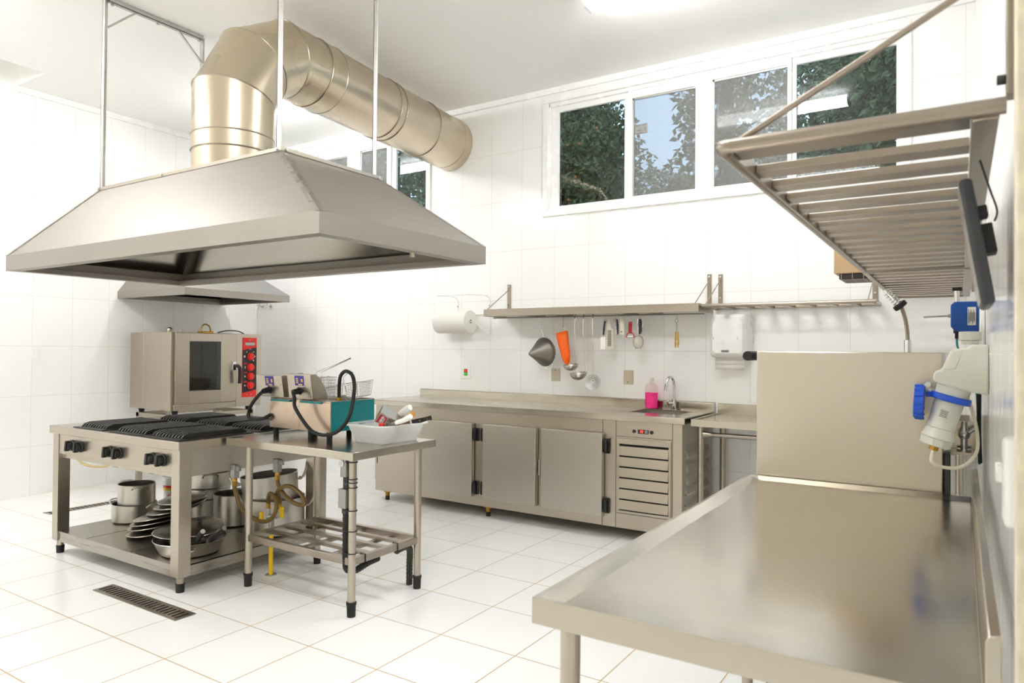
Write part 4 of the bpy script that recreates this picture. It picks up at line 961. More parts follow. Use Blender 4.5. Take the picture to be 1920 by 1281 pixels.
for k, (y, lab) in enumerate(((2.875, 'serving spoon with a curved steel neck at the front rim of the tub'), (2.915, 'second curved steel spoon just behind the first in the tub'))):
    P = sp((-2.83, y, .948), (-2.80, y, .966), (-2.76, y + .005, .972), (-2.715, y + .01, .962), (-2.70, y + .01, .945))
    tool('serving_spoon', lab, 'spoon', [('neck', P, [.013] * len(P), 'chrome', (0, 0, 1)), ('bowl', [(-2.70, y + .01, .945), (-2.68, y + .01, .91), (-2.67, y + .01, .88)], [.013, .03, .012], 'chrome', (1, 0, 0))])
P = sp((-2.70, 2.875, .953), (-2.66, 2.88, .958), (-2.62, 2.885, .965), (-2.59, 2.89, .972))
tool('tongs', 'dark tongs with a red tip lying at the front of the tub', 'tongs', [('arm', P, [.009] * len(P), 'black', (0, 0, 1)), ('red_tip', [(-2.715, 2.872, .957), (-2.685, 2.875, .962)], .009, 'red', None)])
b = B(); P = [( -2.90, 2.90, .945), (-2.85, 2.93, .955), (-2.79, 2.97, .962)]
b.tube(P, .012, 8)
for v in b.bm.verts: v.co.z = .953 + (v.co.z - .953) * .3
single('slotted_server', b, 'chrome', 'flat slotted steel server at the fryer side of the tub', 'server', GU)
for k, (x, y, z, r) in enumerate(((-2.86, 2.93, .895, .034), (-2.73, 2.92, .893, .034), (-2.80, 3.06, .893, .034))):
    b = B(); b.sph((x, y, z), r, (1, 1, .95), 20); single('metal_ball_scoop', b, 'chrome', ('round steel scoop seen through the tub wall at the fryer corner', 'round steel scoop seen through the near corner of the tub', 'round steel scoop deep in the middle of the tub')[k], 'scoop', GU)
# ------------------------------------------------------------------ refrigerated counter under the window
cx0, cx1, cy0, cy1, cz0, cz1 = -4.535, -1.632, 4.75, 5.44, .083, .868
t = thing('refrigerated_counter', 'long stainless refrigerated counter with three doors and a louvred grille', 'counter', ((cx0 + cx1) / 2, (cy0 + cy1) / 2, 0))
b = B(); b.box(cx0, cx1, cy0, cy1, cz0, cz1); obj('body', b, 'steel', t, bev=.002)
b = B(); b.box(cx0 - .002, -3.945, cy0 - .004, cy0, .178, .80); b.box(-4.44, -2.245, cy0 - .003, cy0, cz0 + .003, .150); obj('front_sheet', b, 'steel', t)
b = B(); b.box(-4.515, -4.505, cy0 - .0055, cy0 - .0035, .33, .46); obj('slot', b, 'dark', t, smooth=False)
for (xa, xb, za, zb_, hx, hs) in ((-3.916, -3.41, .159, .768, -3.385, 1), (-3.299, -2.794, .159, .770, -3.318, -1), (-2.742, -2.223, .154, .770, -2.198, 1)):
    b = B(); b.box(xa, xb, cy0 - .052, cy0 - .006, za, zb_); d_ = obj('door', b, 'steel_door', t, bev=.004)
    b = B(); b.box(xa + .012, xb - .012, cy0 - .007, cy0 - .0005, za + .012, zb_ - .012); obj('gasket', b, 'rubber', d_)
    for z in (.235, .675):
        b = B(); b.box(hx - .017, hx + .017, cy0 - .02, cy0 - .0005, z - .055, z + .055); b.cyl((hx - hs * .004, cy0 - .034, z - .045), (hx - hs * .004, cy0 - .034, z + .045), .014, n=12); b.box(hx - hs * .035, hx, cy0 - .034, cy0 - .016, z - .042, z + .042); obj('hinge', b, 'black', t, bev=.002)
for xs_ in (-3.355, -2.768):
    b = B(); b.box(xs_ - .03, xs_ + .03, cy0 - .002, cy0, .18, .76); obj('door_post', b, 'steel', t)
b = B(); b.box(-2.786, -2.772, cy0 - .02, cy0 - .002, .40, .52); obj('latch', b, 'chrome', t, bev=.002)
b = B(); b.box(-2.242, -2.239, cy0 - .002, cy0, cz0, cz1); b.box(-2.135, -2.132, cy0 - .002, cy0, cz0, cz1); b.box(-1.704, -1.701, cy0 - .002, cy0, cz0, cz1); b.box(-2.132, -1.704, cy0 - .002, cy0, .752, .755); b.box(-2.132, -1.704, cy0 - .002, cy0, .190, .193); obj('panel_joint', b, 'dark_grey', t, smooth=False)
b = B(); b.box(-2.12, -1.71, cy0 - .012, cy0, .70, .742); b.box(-2.12, -1.71, cy0 - .012, cy0, .198, .215); b.box(-2.12, -2.102, cy0 - .012, cy0, .215, .70); b.box(-1.728, -1.71, cy0 - .012, cy0, .215, .70); g_ = obj('grille_frame', b, 'steel', t, bev=.002)
b = B(); b.box(-2.102, -1.728, cy0 - .001, cy0 + .0, .215, .70); obj('grille_back', b, 'dark', g_, smooth=False)
for i in range(6):
    z = .225 + i * .0785
    b = B(); b.prism([(-2.102, cy0 - .002, z + .062), (-2.102, cy0 - .012, z + .066), (-2.102, cy0 - .021, z + .012), (-2.102, cy0 - .021, z), (-2.102, cy0 - .017, z), (-2.102, cy0 - .017, z + .010)], (.374, 0, 0)); obj('slat', b, 'steel', g_, smooth=False)
b = B(); b.box(-1.961, -1.883, cy0 - .008, cy0, .782, .812); k_ = obj('controller', b, 'dark_grey', t, bev=.002)
M_ = frame_M((-1.93, cy0 - .0088, .798), (1, 0, 0), (0, 0, 1)); text_obj('digits', '03', .024, M_, 'led', k_, .0003)
b = B(); [b.box(x, x + .007, cy0 - .0095, cy0 - .007, z, z + .007) for x in (-1.904, -1.893) for z in (.789, .801)]; obj('button', b, 'silver_print', k_)
for x in (-1.99, -1.856):
    b = B(); b.cyl((x, cy0 - .008, .797), (x, cy0, .797), .013); obj('push_knob', b, 'black', t)
b = B(); b.box(cx1, cx1 + .004, cy0 + .05, cy1 - .12, .16, .72)
for i in range(6):
    z = .18 + i * .088; b.prism([(cx1 + .004, cy0 + .06, z + .066), (cx1 + .022, cy0 + .06, z + .02), (cx1 + .022, cy0 + .06, z), (cx1 + .004, cy0 + .06, z)], (0, cy1 - cy0 - .19, 0))
obj('side_louvre', b, 'steel_dark', t, smooth=False)
for x in (-4.42, -3.297, -1.72):
    for y in (cy0 + .04, cy1 - .06):
        b = B(); b.cyl((x, y, .035), (x, y, cz0), .017, .024, n=14); b.box(x - .03, x + .045, y - .02, y + .02, cz0 - .012, cz0); f_ = obj('foot', b, 'brass', t)
        b = B(); b.cyl((x, y, 0), (x, y, .036), .019, n=14); obj('foot_pad', b, 'rubber', f_)

# continuous worktop with sink
wx0, wx1, wy0, wy1, wz = -4.60, -1.612, 4.735, 5.466, .914
sx0_, sx1_, sy0_, sy1_ = -2.14, -1.735, 4.99, 5.35
t = thing('sink_worktop', 'long stainless worktop with backsplash and a sink bowl at one end', 'worktop', ((wx0 + wx1) / 2, (wy0 + wy1) / 2, cz1))
b = B(); za = wz - .006
b.box(wx0, sx0_, wy0, wy1 - .02, za, wz); b.box(sx1_, wx1, wy0, wy1 - .02, za, wz); b.box(sx0_, sx1_, wy0, sy0_, za, wz); b.box(sx0_, sx1_, sy1_, wy1 - .02, za, wz)
b.box(wx0, wx1, wy0, wy0 + .012, cz1 + .001, za); b.box(wx0, wx0 + .012, wy0 + .012, wy1 - .02, cz1 + .001, za); b.box(wx1 - .012, wx1, wy0 + .012, wy1 - .02, cz1 + .001, za)
obj('top', b, 'steel_top', t, bev=.0012)
b = B(); b.box(wx0 + .0, wx1, wy1 - .02, wy1, cz1 + .001, .976); b.prism([(wx0, wy1 - .02, .976), (wx0, wy1, .976), (wx0, wy1, .984)], (wx1 - wx0, 0, 0)); obj('backsplash', b, 'steel_top', t, bev=.002)
b = B(); zb_ = wz - .045
b.box(sx0_, sx0_ + .004, sy0_, sy1_, zb_, za); b.box(sx1_ - .004, sx1_, sy0_, sy1_, zb_, za); b.box(sx0_ + .004, sx1_ - .004, sy0_, sy0_ + .004, zb_, za); b.box(sx0_ + .004, sx1_ - .004, sy1_ - .004, sy1_, zb_, za); b.box(sx0_, sx1_, sy0_, sy1_, zb_ - .0005, zb_ + .003)
obj('sink_bowl', b, 'steel_dark', t)
t = thing('faucet', 'chrome gooseneck faucet at the back of the counter sink', 'faucet', (-1.925, 5.40, wz))
b = B(); b.cyl((-1.925, 5.40, wz), (-1.925, 5.40, wz + .012), .026); b.cyl((-1.925, 5.40, wz + .012), (-1.925, 5.40, wz + .085), .018); obj('base', b, 'chrome', t)
b = B(); b.tube([(-1.925, 5.40, wz + .08), (-1.925, 5.40, wz + .17), (-1.927, 5.39, wz + .23), (-1.935, 5.35, wz + .262), (-1.945, 5.31, wz + .245), (-1.95, 5.295, wz + .20)], .011, 12, sub=6); obj('spout', b, 'chrome', t)
b = B(); b.cyl((-1.95, 5.295, wz + .205), (-1.953, 5.287, wz + .155), .014); obj('aerator', b, 'chrome', t)
b = B(); b.cyl((-1.925, 5.40, wz + .05), (-1.965, 5.37, wz + .05), .016); b.tube([(-1.958, 5.375, wz + .05), (-1.962, 5.37, wz + .10), (-1.962, 5.37, wz + .12)], .006, 8); obj('lever', b, 'chrome', t)
t = thing('soap_bottle', 'clear bottle of bright pink liquid soap beside the sink', 'bottle', (-2.073, 5.385, wz))
bc = (-2.11, 5.385, wz + .0005)
b = B(); b.lathe([(0, 0), (.046, 0), (.052, .004), (.055, .13), (.054, .16), (.045, .195), (.016, .212), (.015, .228), (.013, .228)], bc, 32, sy=.7); obj('bottle', b, 'clear', t)
b = B(); b.lathe([(0, .003), (.045, .003), (.051, .006), (.053, .13), (0, .13)], bc, 32, sy=.69); obj('liquid', b, 'pink', t)
b = B(); b.lathe([(0, .226), (.018, .226), (.018, .246), (.012, .25), (0, .25)], bc, 20); b.cyl((bc[0], bc[1], bc[2] + .17), (bc[0], bc[1], bc[2] + .226), .003, n=8); obj('cap', b, 'cream', t)

# side table on the back wall next to the counter
t = thing('side_table', 'stainless table with round legs between the counter and the dish machine', 'table', (-.8, 5.13, 0))
ax0, ax1, ay0, ay1, az = -1.590, .05, 4.80, 5.466, .905
b = B(); b.box(ax0, ax1, ay0, ay1 - .02, az - .012, az - .008); b.box(ax0, ax1, ay0, ay0 + .02, az - .05, az); b.box(ax0, ax0 + .02, ay0 + .02, ay1 - .02, az - .05, az); b.box(ax1 - .02, ax1, ay0 + .02, ay1 - .02, az - .05, az); obj('tabletop', b, 'steel_top', t, bev=.003)
b = B(); b.box(ax0, ax1, ay1 - .02, ay1, az - .05, .978); obj('backsplash', b, 'steel_top', t, bev=.003)
for x in (ax0 + .055, ax1 - .055):
    for y in (ay0 + .055, ay1 - .075):
        b = B(); b.cyl((x, y, 0), (x, y, az - .013), .021); obj('leg', b, 'steel', t)
b = B(); b.tube([(ax0 + .055, ay0 + .055, .80), (ax1 - .055, ay0 + .055, .80)], .016, 12); b.cyl((ax0 + .073, ay0 + .055, .80), (ax0 + .13, ay0 + .055, .80), .026, .016); obj('rail', b, 'rack', t)

# ------------------------------------------------------------------ shelf on the back wall
hx0, hx1, hy0_, hy1_, hza, hzb = -3.580, -1.634, 5.10, 5.468, 1.677, 1.74
t = thing('wall_shelf', 'stainless wall shelf with utensils hanging beneath', 'shelf', ((hx0 + hx1) / 2, 5.3, hza))
b = B(); e = .003; b.box(hx0, hx1, hy0_, hy1_, hzb - e, hzb); b.box(hx0, hx1, hy0_, hy0_ + e, hza, hzb - e); b.box(hx0, hx0 + e, hy0_ + e, hy1_, hza, hzb - e); b.box(hx1 - e, hx1, hy0_ + e, hy1_, hza, hzb - e); b.box(hx0 + e, hx1 - e, hy0_ + e, hy0_ + .02, hza, hza + e)
obj('board', b, 'steel', t, smooth=False, bev=.001)
b = B(); b.cyl((hx0 + e, 5.25, 1.668), (hx1 - e, 5.25, 1.668), .005, n=10); obj('hanging_rail', b, 'rack', t)
for x in (-3.18, -2.90, -2.28, -2.08):
    b = B(); b.box(x - .04, x + .04, hy0_ + .021, hy1_ - .02, hza - .004, hzb - e); obj('stiffener', b, 'steel_dark', t, smooth=False)
for x in (-3.546, -1.664):
    b = B(); b.box(x - .017, x + .017, YB - .012, YB - .001, hzb + .001, 1.99); k_ = obj('bracket', b, 'rack', t, bev=.002)
    b = B(); b.tube([(x, YB - .012, 1.94), (x, hy0_ + .01, hzb)], .004, 8); obj('stay', b, 'rack', k_)
    b = B(); [b.cyl((x, YB - .018, z), (x, YB - .012, z), .008, n=8) for z in (1.80, 1.97)]; obj('screw', b, 'chrome', k_)
# slatted shelf on the back wall
t = thing('slatted_shelf', 'slatted steel shelf on the back wall above the towel dispenser', 'shelf', (-.95, 5.3, 1.70))
rx0, rx1 = -1.612, -.46
b = B(); b.tube([(rx0, hy0_ + .015, 1.718), (rx1, hy0_ + .015, 1.718)], .015, 12); b.tube([(rx0, hy1_ - .025, 1.718), (rx1, hy1_ - .025, 1.718)], .015, 12)
for x in (rx0 + .012, rx1 - .012): b.box(x - .012, x + .012, hy0_ + .03, hy1_ - .04, 1.706, 1.730)
obj('frame', b, 'rack', t)
for i in range(1, 8):
    x = rx0 + .012 + i * .145 - .02
    if x > rx1 - .03: continue
    b = B(); b.box(x - .022, x + .022, hy0_ + .03, hy1_ - .04, 1.705, 1.727); obj('slat', b, 'rack', t)
for x in (-1.577, -.50):
    b = B(); b.box(x - .017, x + .017, YB - .012, YB - .001, 1.735, 1.985); k_ = obj('bracket', b, 'rack', t, bev=.002)
    b = B(); b.tube([(x, YB - .012, 1.94), (x - .01, hy0_ + .02, 1.732)], .004, 8); obj('stay', b, 'rack', k_)
    b = B(); [b.cyl((x, YB - .018, z), (x, YB - .012, z), .008, n=8) for z in (1.80, 1.965)]; obj('screw', b, 'chrome', k_)

# ------------------------------------------------------------------ utensils under the shelf
GH = 'utensils hanging under the wall shelf'; hy = 5.25; ztop = 1.675
def hook(t, x, z, name='hook', m='chrome', r=.0022):
    b = B(); b.tube([(x, hy + .008, ztop - .004), (x, hy + .002, ztop + .001), (x, hy - .006, ztop - .008), (x, hy - .003, (ztop + z) / 2), (x, hy, z + .012), (x, hy - .008, z), (x, hy - .012, z + .008)], r, 6, sub=4); return obj(name, b, m, t)
t = thing('conical_sieve', 'large conical steel sieve hanging by a wire loop', 'sieve', (-3.05, hy, 1.24), GH)
hook(t, -3.065, 1.62)
C = Vector((-3.05, 5.275, 1.365)); ax = Vector((-.22, -.96, -.09)).normalized()
u_ = Vector((0, 0, 1)).cross(ax).normalized(); v_ = ax.cross(u_); Mc = Matrix((u_, v_, ax)).transposed()
b = B(); b.lathe([(.128, 0), (.108, .03), (.06, .11), (.012, .19), (0, .197)], C, 44, Mc); o = obj('cone', b, 'mesh_steel', t); md = o.modifiers.new('wall', 'SOLIDIFY'); md.thickness = .001
b = B(); b.ring(C, .129, .004, 44, 8, Mc); obj('rim', b, 'chrome', t)
b = B(); tp = C + v_ * .129 * (1 if v_.z > 0 else -1); b.tube([tp, tp + Vector((-.018, -.01, .06)), (-3.085, 5.25, 1.575), (-3.065, 5.25, 1.625), (-3.043, 5.25, 1.575), tp + Vector((.012, -.01, .06)), tp + Vector((.002, 0, 0))], .0022, 6, sub=5); obj('wire_loop', b, 'chrome', t)
b = B(); lo = C - v_ * .129 * (1 if v_.z > 0 else -1); b.ring(lo + Vector((0, 0, -.012)), .010, .002, 14, 5, rot('X', 90)); obj('lug', b, 'chrome', t)
t = thing('oven_mitt', 'bright orange silicone oven mitt hanging thumb down', 'oven mitt', (-2.84, hy, 1.26), GH)
hook(t, -2.852, 1.575, m='rubber', r=.0015)
b = B()
mc = [(-2.868, 1.535, .056, .030), (-2.860, 1.49, .054, .028), (-2.848, 1.43, .050, .026), (-2.836, 1.38, .045, .024), (-2.826, 1.33, .040, .021), (-2.818, 1.295, .033, .018), (-2.812, 1.272, .022, .012), (-2.810, 1.262, .008, .005)]
V = []
for (x, z, w_, d_) in mc:
    V.append([b.bm.verts.new((x + w_ * math.cos(a) + .0, hy + d_ * math.sin(a), z + .22 * w_ * math.cos(a))) for a in [2 * PI * i / 24 for i in range(24)]])
for A, Cc in zip(V, V[1:]):
    for i in range(24): b.face([A[i], A[(i + 1) % 24], Cc[(i + 1) % 24], Cc[i]])
b.face(V[-1])
o = obj('mitt', b, 'orange', t); md = o.modifiers.new('wall', 'SOLIDIFY'); md.thickness = .004
b = B(); P = spline([Vector(p) for p in ((-2.800, hy - .025, 1.305), (-2.795, hy - .030, 1.345), (-2.803, hy - .031, 1.385), (-2.806, hy - .028, 1.395))], 4); b.tube(P, [.012, .014, .015, .015, .015, .014, .014, .013, .012, .010, .008, .006, .004][:len(P)], 12); obj('thumb', b, 'orange', t)
b = B(); b.tube([(-2.828, hy, 1.545), (-2.835, hy, 1.57), (-2.852, hy, 1.58), (-2.845, hy, 1.56), (-2.83, hy, 1.545)], .004, 6, sub=3); obj('hanging_loop', b, 'cream', t)
def ladle(x0, x1, zb, r, label, kind):
    t = thing('ladle' if kind == 'bowl' else 'skimmer', label, 'ladle' if kind == 'bowl' else 'skimmer', (x0, hy, zb), GH)
    b = B(); b.tube([(x0, hy + .012, ztop - .012), (x0, hy + .006, ztop + .002), (x0, hy - .008, ztop + .0), (x0, hy - .012, ztop - .03), (x0, hy - .010, ztop - .05)], .006, 8, sub=4)
    b.tube([(x0, hy - .010, ztop - .045), (x0 + .001, hy - .010, ztop - .15)], .007, 8); b.tube([(x0 + .001, hy - .010, ztop - .15), (x1, hy - .008, zb + r * .9), (x1 + (.004 if kind == 'bowl' else 0), hy - .006, zb + r * .55)], .0045, 8); obj('handle', b, 'chrome', t)
    if kind == 'bowl':
        b = B(); Mx = rot('X', 8) @ rot('Y', -4); k = 10
        b.lathe([(r * math.cos(a), -r * .82 * math.sin(a)) for a in [PI / 2 * i / k for i in range(k + 1)]] + [(0, -r * .82)], (x1 - .042 * r / .055, hy - .022, zb + r * .45), 32, Mx); o = obj('bowl', b, 'alu', t); md = o.modifiers.new('wall', 'SOLIDIFY'); md.thickness = .0025
    else:
        b = B(); Mx = rot('Z', 12) @ rot('X', 86); c = (x1 - .004, hy - .004, zb); b.lathe([(0, .0), (r * .6, .003), (r, .012), (r + .003, .012), (r + .003, .009), (r, .009), (r * .6, 0), (0, -.003)], c, 36, Mx); d_ = obj('disc', b, 'galv', t)
        b = B(); b.obox((x1, hy - .018, zb + .01), .028, .001, .022, rot('Z', 12)); obj('tag', b, 'paper', d_, smooth=False)
        b = B(); b.obox((x1, hy - .0188, zb + .011), .018, .0008, .007, rot('Z', 12)); obj('tag_print', b, 'ink', d_, smooth=False)
        b = B()
        for i in range(-4, 5):
            for j in range(-4, 5):
                if 0.2 < (i * i + j * j) / 16 < 1.05 and not (abs(i) < 2 and abs(j) < 2): b.cyl(Vector(c) + Mx @ Vector((i * r / 5, j * r / 5, -.0045)), Vector(c) + Mx @ Vector((i * r / 5, j * r / 5, .0065 + .006 * (i * i + j * j) / 20)), .0022, n=6)
        obj('hole', b, 'dark_grey', d_, smooth=False)
ladle(-2.736, -2.718, 1.232, .064, 'shorter steel ladle hanging right beside the orange mitt', 'bowl')
ladle(-2.657, -2.640, 1.160, .072, 'longer steel ladle hanging between the short ladle and the skimmer', 'bowl')
ladle(-2.570, -2.562, 1.118, .064, 'long flat perforated skimmer with a small tag', 'disc')
t = thing('hand_grater', 'white framed flat hand grater hanging under the shelf', 'grater', (-2.44, hy, 1.40), GH)
hook(t, -2.448, 1.625)
b = B(); b.prism([(x, hy - .004, z) for x, z in ((-2.452, 1.64), (-2.425, 1.64), (-2.418, 1.60), (-2.412, 1.57), (-2.392, 1.55), (-2.390, 1.405), (-2.398, 1.40), (-2.44, 1.40), (-2.447, 1.405), (-2.447, 1.55), (-2.449, 1.57))], (0, .006, 0)); obj('frame', b, 'cream', t, bev=.0015)
b = B(); b.box(-2.438, -2.403, hy - .006, hy - .004, 1.415, 1.55); k_ = obj('blade', b, 'steel', t)
b = B()
for i in range(9):
    for j in range(3): z = 1.425 + i * .014; x = -2.433 + j * .0105 + (i % 2) * .003; b.box(x, x + .007, hy - .0068, hy - .006, z, z + .006)
obj('teeth', b, 'ink', k_, smooth=False)
t = thing('cheese_slicer', 'small steel slicer with dark handle hanging over the hand grater', 'slicer', (-2.47, hy - .015, 1.395), GH)
b = B(); b.tube([(-2.455, hy - .018, 1.625), (-2.462, hy - .02, 1.57), (-2.468, hy - .02, 1.51)], [.008, .009, .007], 10); obj('handle', b, 'dark_grey', t)
b = B(); b.ring((-2.453, hy - .015, 1.628), .010, .002, 16, 6, rot('X', 90)); obj('ring', b, 'dark_red', t)
b = B(); b.box(-2.492, -2.448, hy - .024, hy - .021, 1.39, 1.495); b.tube([(-2.468, hy - .02, 1.515), (-2.468, hy - .022, 1.49)], .006, 8); b.box(-2.486, -2.483, hy - .03, hy - .024, 1.49, 1.54); obj('blade', b, 'chrome', t, bev=.001)
t = thing('can_opener', 'small dark can opener hanging between two cream tools', 'can opener', (-2.365, hy, 1.51), GH)
hook(t, -2.352, 1.63)
b = B(); b.tube([(-2.352, hy - .01, 1.635), (-2.348, hy - .01, 1.59), (-2.344, hy - .01, 1.53), (-2.346, hy - .01, 1.51)], [.008, .010, .007, .005], 8); obj('handle', b, 'dark_grey', t)
b = B(); b.cyl((-2.372, hy - .02, 1.632), (-2.372, hy - .008, 1.632), .017, n=14); b.box(-2.372, -2.352, hy - .014, hy - .008, 1.625, 1.637); obj('turning_key', b, 'steel_dark', t)
b = B(); b.tube([(-2.356, hy - .006, 1.60), (-2.362, hy - .006, 1.55), (-2.358, hy - .006, 1.515)], .004, 8); obj('second_handle', b, 'chrome', t)
t = thing('paring_knife', 'cream handled kitchen tool hanging beside the red peeler', 'knife', (-2.312, hy, 1.505), GH)
hook(t, -2.31, 1.635)
b = B(); b.box(-2.326, -2.298, hy - .012, hy - .003, 1.515, 1.645); b.box(-2.300, -2.290, hy - .010, hy - .004, 1.505, 1.62); obj('handle', b, 'cream', t, bev=.003)
b = B(); b.box(-2.320, -2.305, hy - .0128, hy - .0115, 1.532, 1.539); obj('slot', b, 'ink', t, smooth=False)
t = thing('vegetable_peeler', 'red plastic Y-shaped vegetable peeler hanging on a long hook', 'peeler', (-2.237, hy, 1.485), GH)
hook(t, -2.238, 1.60)
b = B(); b.prism([(x - 2.237, hy - .010, z) for x, z in ((-.013, 1.535), (-.014, 1.60), (-.010, 1.615), (.010, 1.615), (.014, 1.60), (.013, 1.535), (.02, 1.52), (-.02, 1.52))], (0, .010, 0)); b.tube([(-2.237 + x, hy - .005, z) for x, z in ((-.014, 1.525), (-.030, 1.515), (-.031, 1.488))], .0045, 8); b.tube([(-2.237 + x, hy - .005, z) for x, z in ((.014, 1.525), (.030, 1.515), (.031, 1.488))], .0045, 8); obj('handle', b, 'dark_red', t)
b = B(); b.box(-2.265, -2.209, hy - .008, hy - .004, 1.494, 1.502); obj('blade', b, 'chrome', t)
b = B(); b.cyl((-2.275, hy - .005, 1.497), (-2.268, hy - .005, 1.497), .006); b.cyl((-2.206, hy - .005, 1.497), (-2.199, hy - .005, 1.497), .006); obj('pivot', b, 'red', t)
t = thing('corkscrew', 'folded dark waiter style corkscrew hanging right of the peeler', 'corkscrew', (-2.15, hy, 1.51), GH)
hook(t, -2.155, 1.63)
b = B(); b.tube([(-2.153, hy - .01, 1.635), (-2.150, hy - .01, 1.60), (-2.150, hy - .01, 1.54), (-2.154, hy - .01, 1.515)], [.011, .014, .014, .008], 10); obj('body', b, 'dark_grey', t)
b = B(); b.tube([(-2.170, hy - .012, 1.635), (-2.172, hy - .012, 1.60), (-2.166, hy - .012, 1.57), (-2.167, hy - .012, 1.52)], .005, 8); b.tube([(-2.135, hy - .01, 1.62), (-2.128, hy - .012, 1.60), (-2.134, hy - .012, 1.57)], .006, 8); obj('lever', b, 'chrome', t)
b = B(); b.tube([(-2.163 + .004 * math.cos(i * .9), hy - .022 + .004 * math.sin(i * .9), 1.62 - i * .0026) for i in range(34)], .0015, 5); obj('worm', b, 'chrome', t)
t = thing('tea_strainer', 'small round wire strainer hanging below the corkscrew', 'strainer', (-2.165, hy - .01, 1.40), GH)
c = (-2.166, hy - .012, 1.452); Mx = rot('Z', 15) @ rot('X', 85)
b = B(); b.ring(c, .040, .0032, 32, 6, Mx, sy=1.25); b.tube([(-2.172, hy - .012, 1.412), (-2.19, hy - .012, 1.398)], .003, 6); b.tube([(-2.155, hy - .012, 1.412), (-2.142, hy - .012, 1.398)], .003, 6); b.tube([(-2.162, hy - .012, 1.50), (-2.158, hy - .010, 1.518)], .004, 6); obj('rim', b, 'steel_dark', t)
b = B(); b.lathe([(.039, 0), (.030, .014), (.016, .022), (0, .025)], c, 28, Mx, sy=1.25); o = obj('mesh_bowl', b, 'fine_mesh', t)
t = thing('pastry_brush', 'pair of long thin brushes with straw bristles on a ring', 'brush', (-1.85, hy, 1.42), GH)
hook(t, -1.851, 1.625)
b = B(); b.ring((-1.852, hy - .008, 1.617), .013, .0022, 18, 6, rot('X', 90)); b.tube([(-1.853, hy - .008, 1.604), (-1.857, hy - .008, 1.52)], .0022, 6); b.tube([(-1.850, hy - .006, 1.604), (-1.842, hy - .006, 1.52)], .0022, 6); obj('handle', b, 'steel_dark', t)
b = B()
for i in range(70):
    k = i % 2; x = -1.857 if k == 0 else -1.842; a = random.uniform(0, 6.28); z = 1.425 + random.random() * .10; r = .015 if k == 0 else .010; dx = (x - (-1.85)) * (1.54 - z) * 2
    b.tube([(x + dx, hy - .007, z + .006), (x + dx + r * .5 * math.cos(a), hy - .007 + r * .5 * math.sin(a), z - .022)], .0016, 4)
b.tube([(-1.857, hy - .008, 1.53), (-1.862, hy - .008, 1.42)], .007, 8); b.tube([(-1.842, hy - .007, 1.53), (-1.834, hy - .007, 1.43)], .005, 8); obj('bristles', b, 'bristle', t)

# ------------------------------------------------------------------ fittings on the walls
def plate(name, label, cat, x0, x1, z0, z1, m, y=YB, d=.008, group=None):
    t = thing(name, label, cat, ((x0 + x1) / 2, y, (z0 + z1) / 2), group)
    b = B(); b.box(x0, x1, y - d, y - .0005, z0, z1); obj('plate', b, m, t, bev=.003); return t
t = plate('light_switch', 'white wall plate with a lit red and green rocker above the counter', 'switch', -4.10, -3.985, 1.10, 1.217, 'white_plastic')
b = B(); b.box(-4.06, -4.022, YB - .010, YB - .007, 1.128, 1.192); obj('rocker_frame', b, 'ink', t)
b = B(); b.box(-4.055, -4.027, YB - .0125, YB - .0095, 1.161, 1.187); obj('red_lens', b, 'led_red', t)
b = B(); b.box(-4.055, -4.027, YB - .0125, YB - .0095, 1.133, 1.158); obj('green_lens', b, 'led_green', t)
for x0, x1, z0, z1, lab, low in ((-3.087, -2.998, 1.105, 1.219, 'beige blank wall plate below the hanging mitt', 0), (-2.388, -2.300, 1.10, 1.217, 'beige blank wall plate left of the pink soap bottle', 1)):
    t = plate('wall_plate', lab, 'wall plate', x0, x1, z0, z1, 'beige', group='beige plates above the counter')
    zs_ = z0 + .033 if low else z1 - .035
    b = B(); b.box(x0 + .008, x1 - .008, YB - .0105, YB - .008, (zs_ + .002) if low else z0 + .01, (z1 - .01) if low else zs_ - .002); obj('blank', b, 'beige', t, bev=.002)
    b = B(); zz = z0 + .018 if low else z1 - .016; xm = (x0 + x1) / 2 - .005; b.box(xm - .004, xm + .004, YB - .0095, YB - .0075, zz - .004, zz + .004); obj('screw_hole', b, 'ink', t, smooth=False)
t = plate('wall_socket', 'small white wall socket behind the fryer', 'socket', -6.20, -6.125, 1.095, 1.215, 'white_plastic', group='white sockets')
b = B(); b.box(-6.18, -6.145, YB - .011, YB - .008, 1.125, 1.185); obj('insert', b, 'white_plastic', t, bev=.002)
b = B(); b.box(-6.170, -6.155, YB - .0125, YB - .0105, 1.15, 1.158); obj('toggle', b, 'grey_plug', t, smooth=False)
t = thing('wall_socket', 'white wall plate on the tiled wall left of the oven', 'socket', (XL, 3.063, 1.31), 'white sockets')
b = B(); b.box(XL + .0005, XL + .008, 3.025, 3.10, 1.25, 1.375); obj('plate', b, 'white_plastic', t, bev=.003)
b = B(); b.box(XL + .008, XL + .011, 3.04, 3.085, 1.275, 1.35); obj('rocker', b, 'white_plastic', t, bev=.002)
for x, lab in ((-7.10, 'chrome wall valve nearest the corner above the oven'), (-6.955, 'chrome wall valve farther from the corner above the oven')):
    t = thing('wall_valve', lab, 'valve', (x, YB, 1.88), 'chrome wall valves')
    b = B(); b.cyl((x, YB - .001, 1.88), (x, YB - .012, 1.88), .028); b.cyl((x, YB - .012, 1.88), (x, YB - .055, 1.88), .012); obj('body', b, 'chrome', t)
    b = B(); b.obox((x, YB - .062, 1.88), .075, .016, .016, rot('Y', 20)); b.obox((x, YB - .062, 1.88), .016, .016, .075, rot('Y', 20)); obj('cross_handle', b, 'chrome', t, bev=.004)

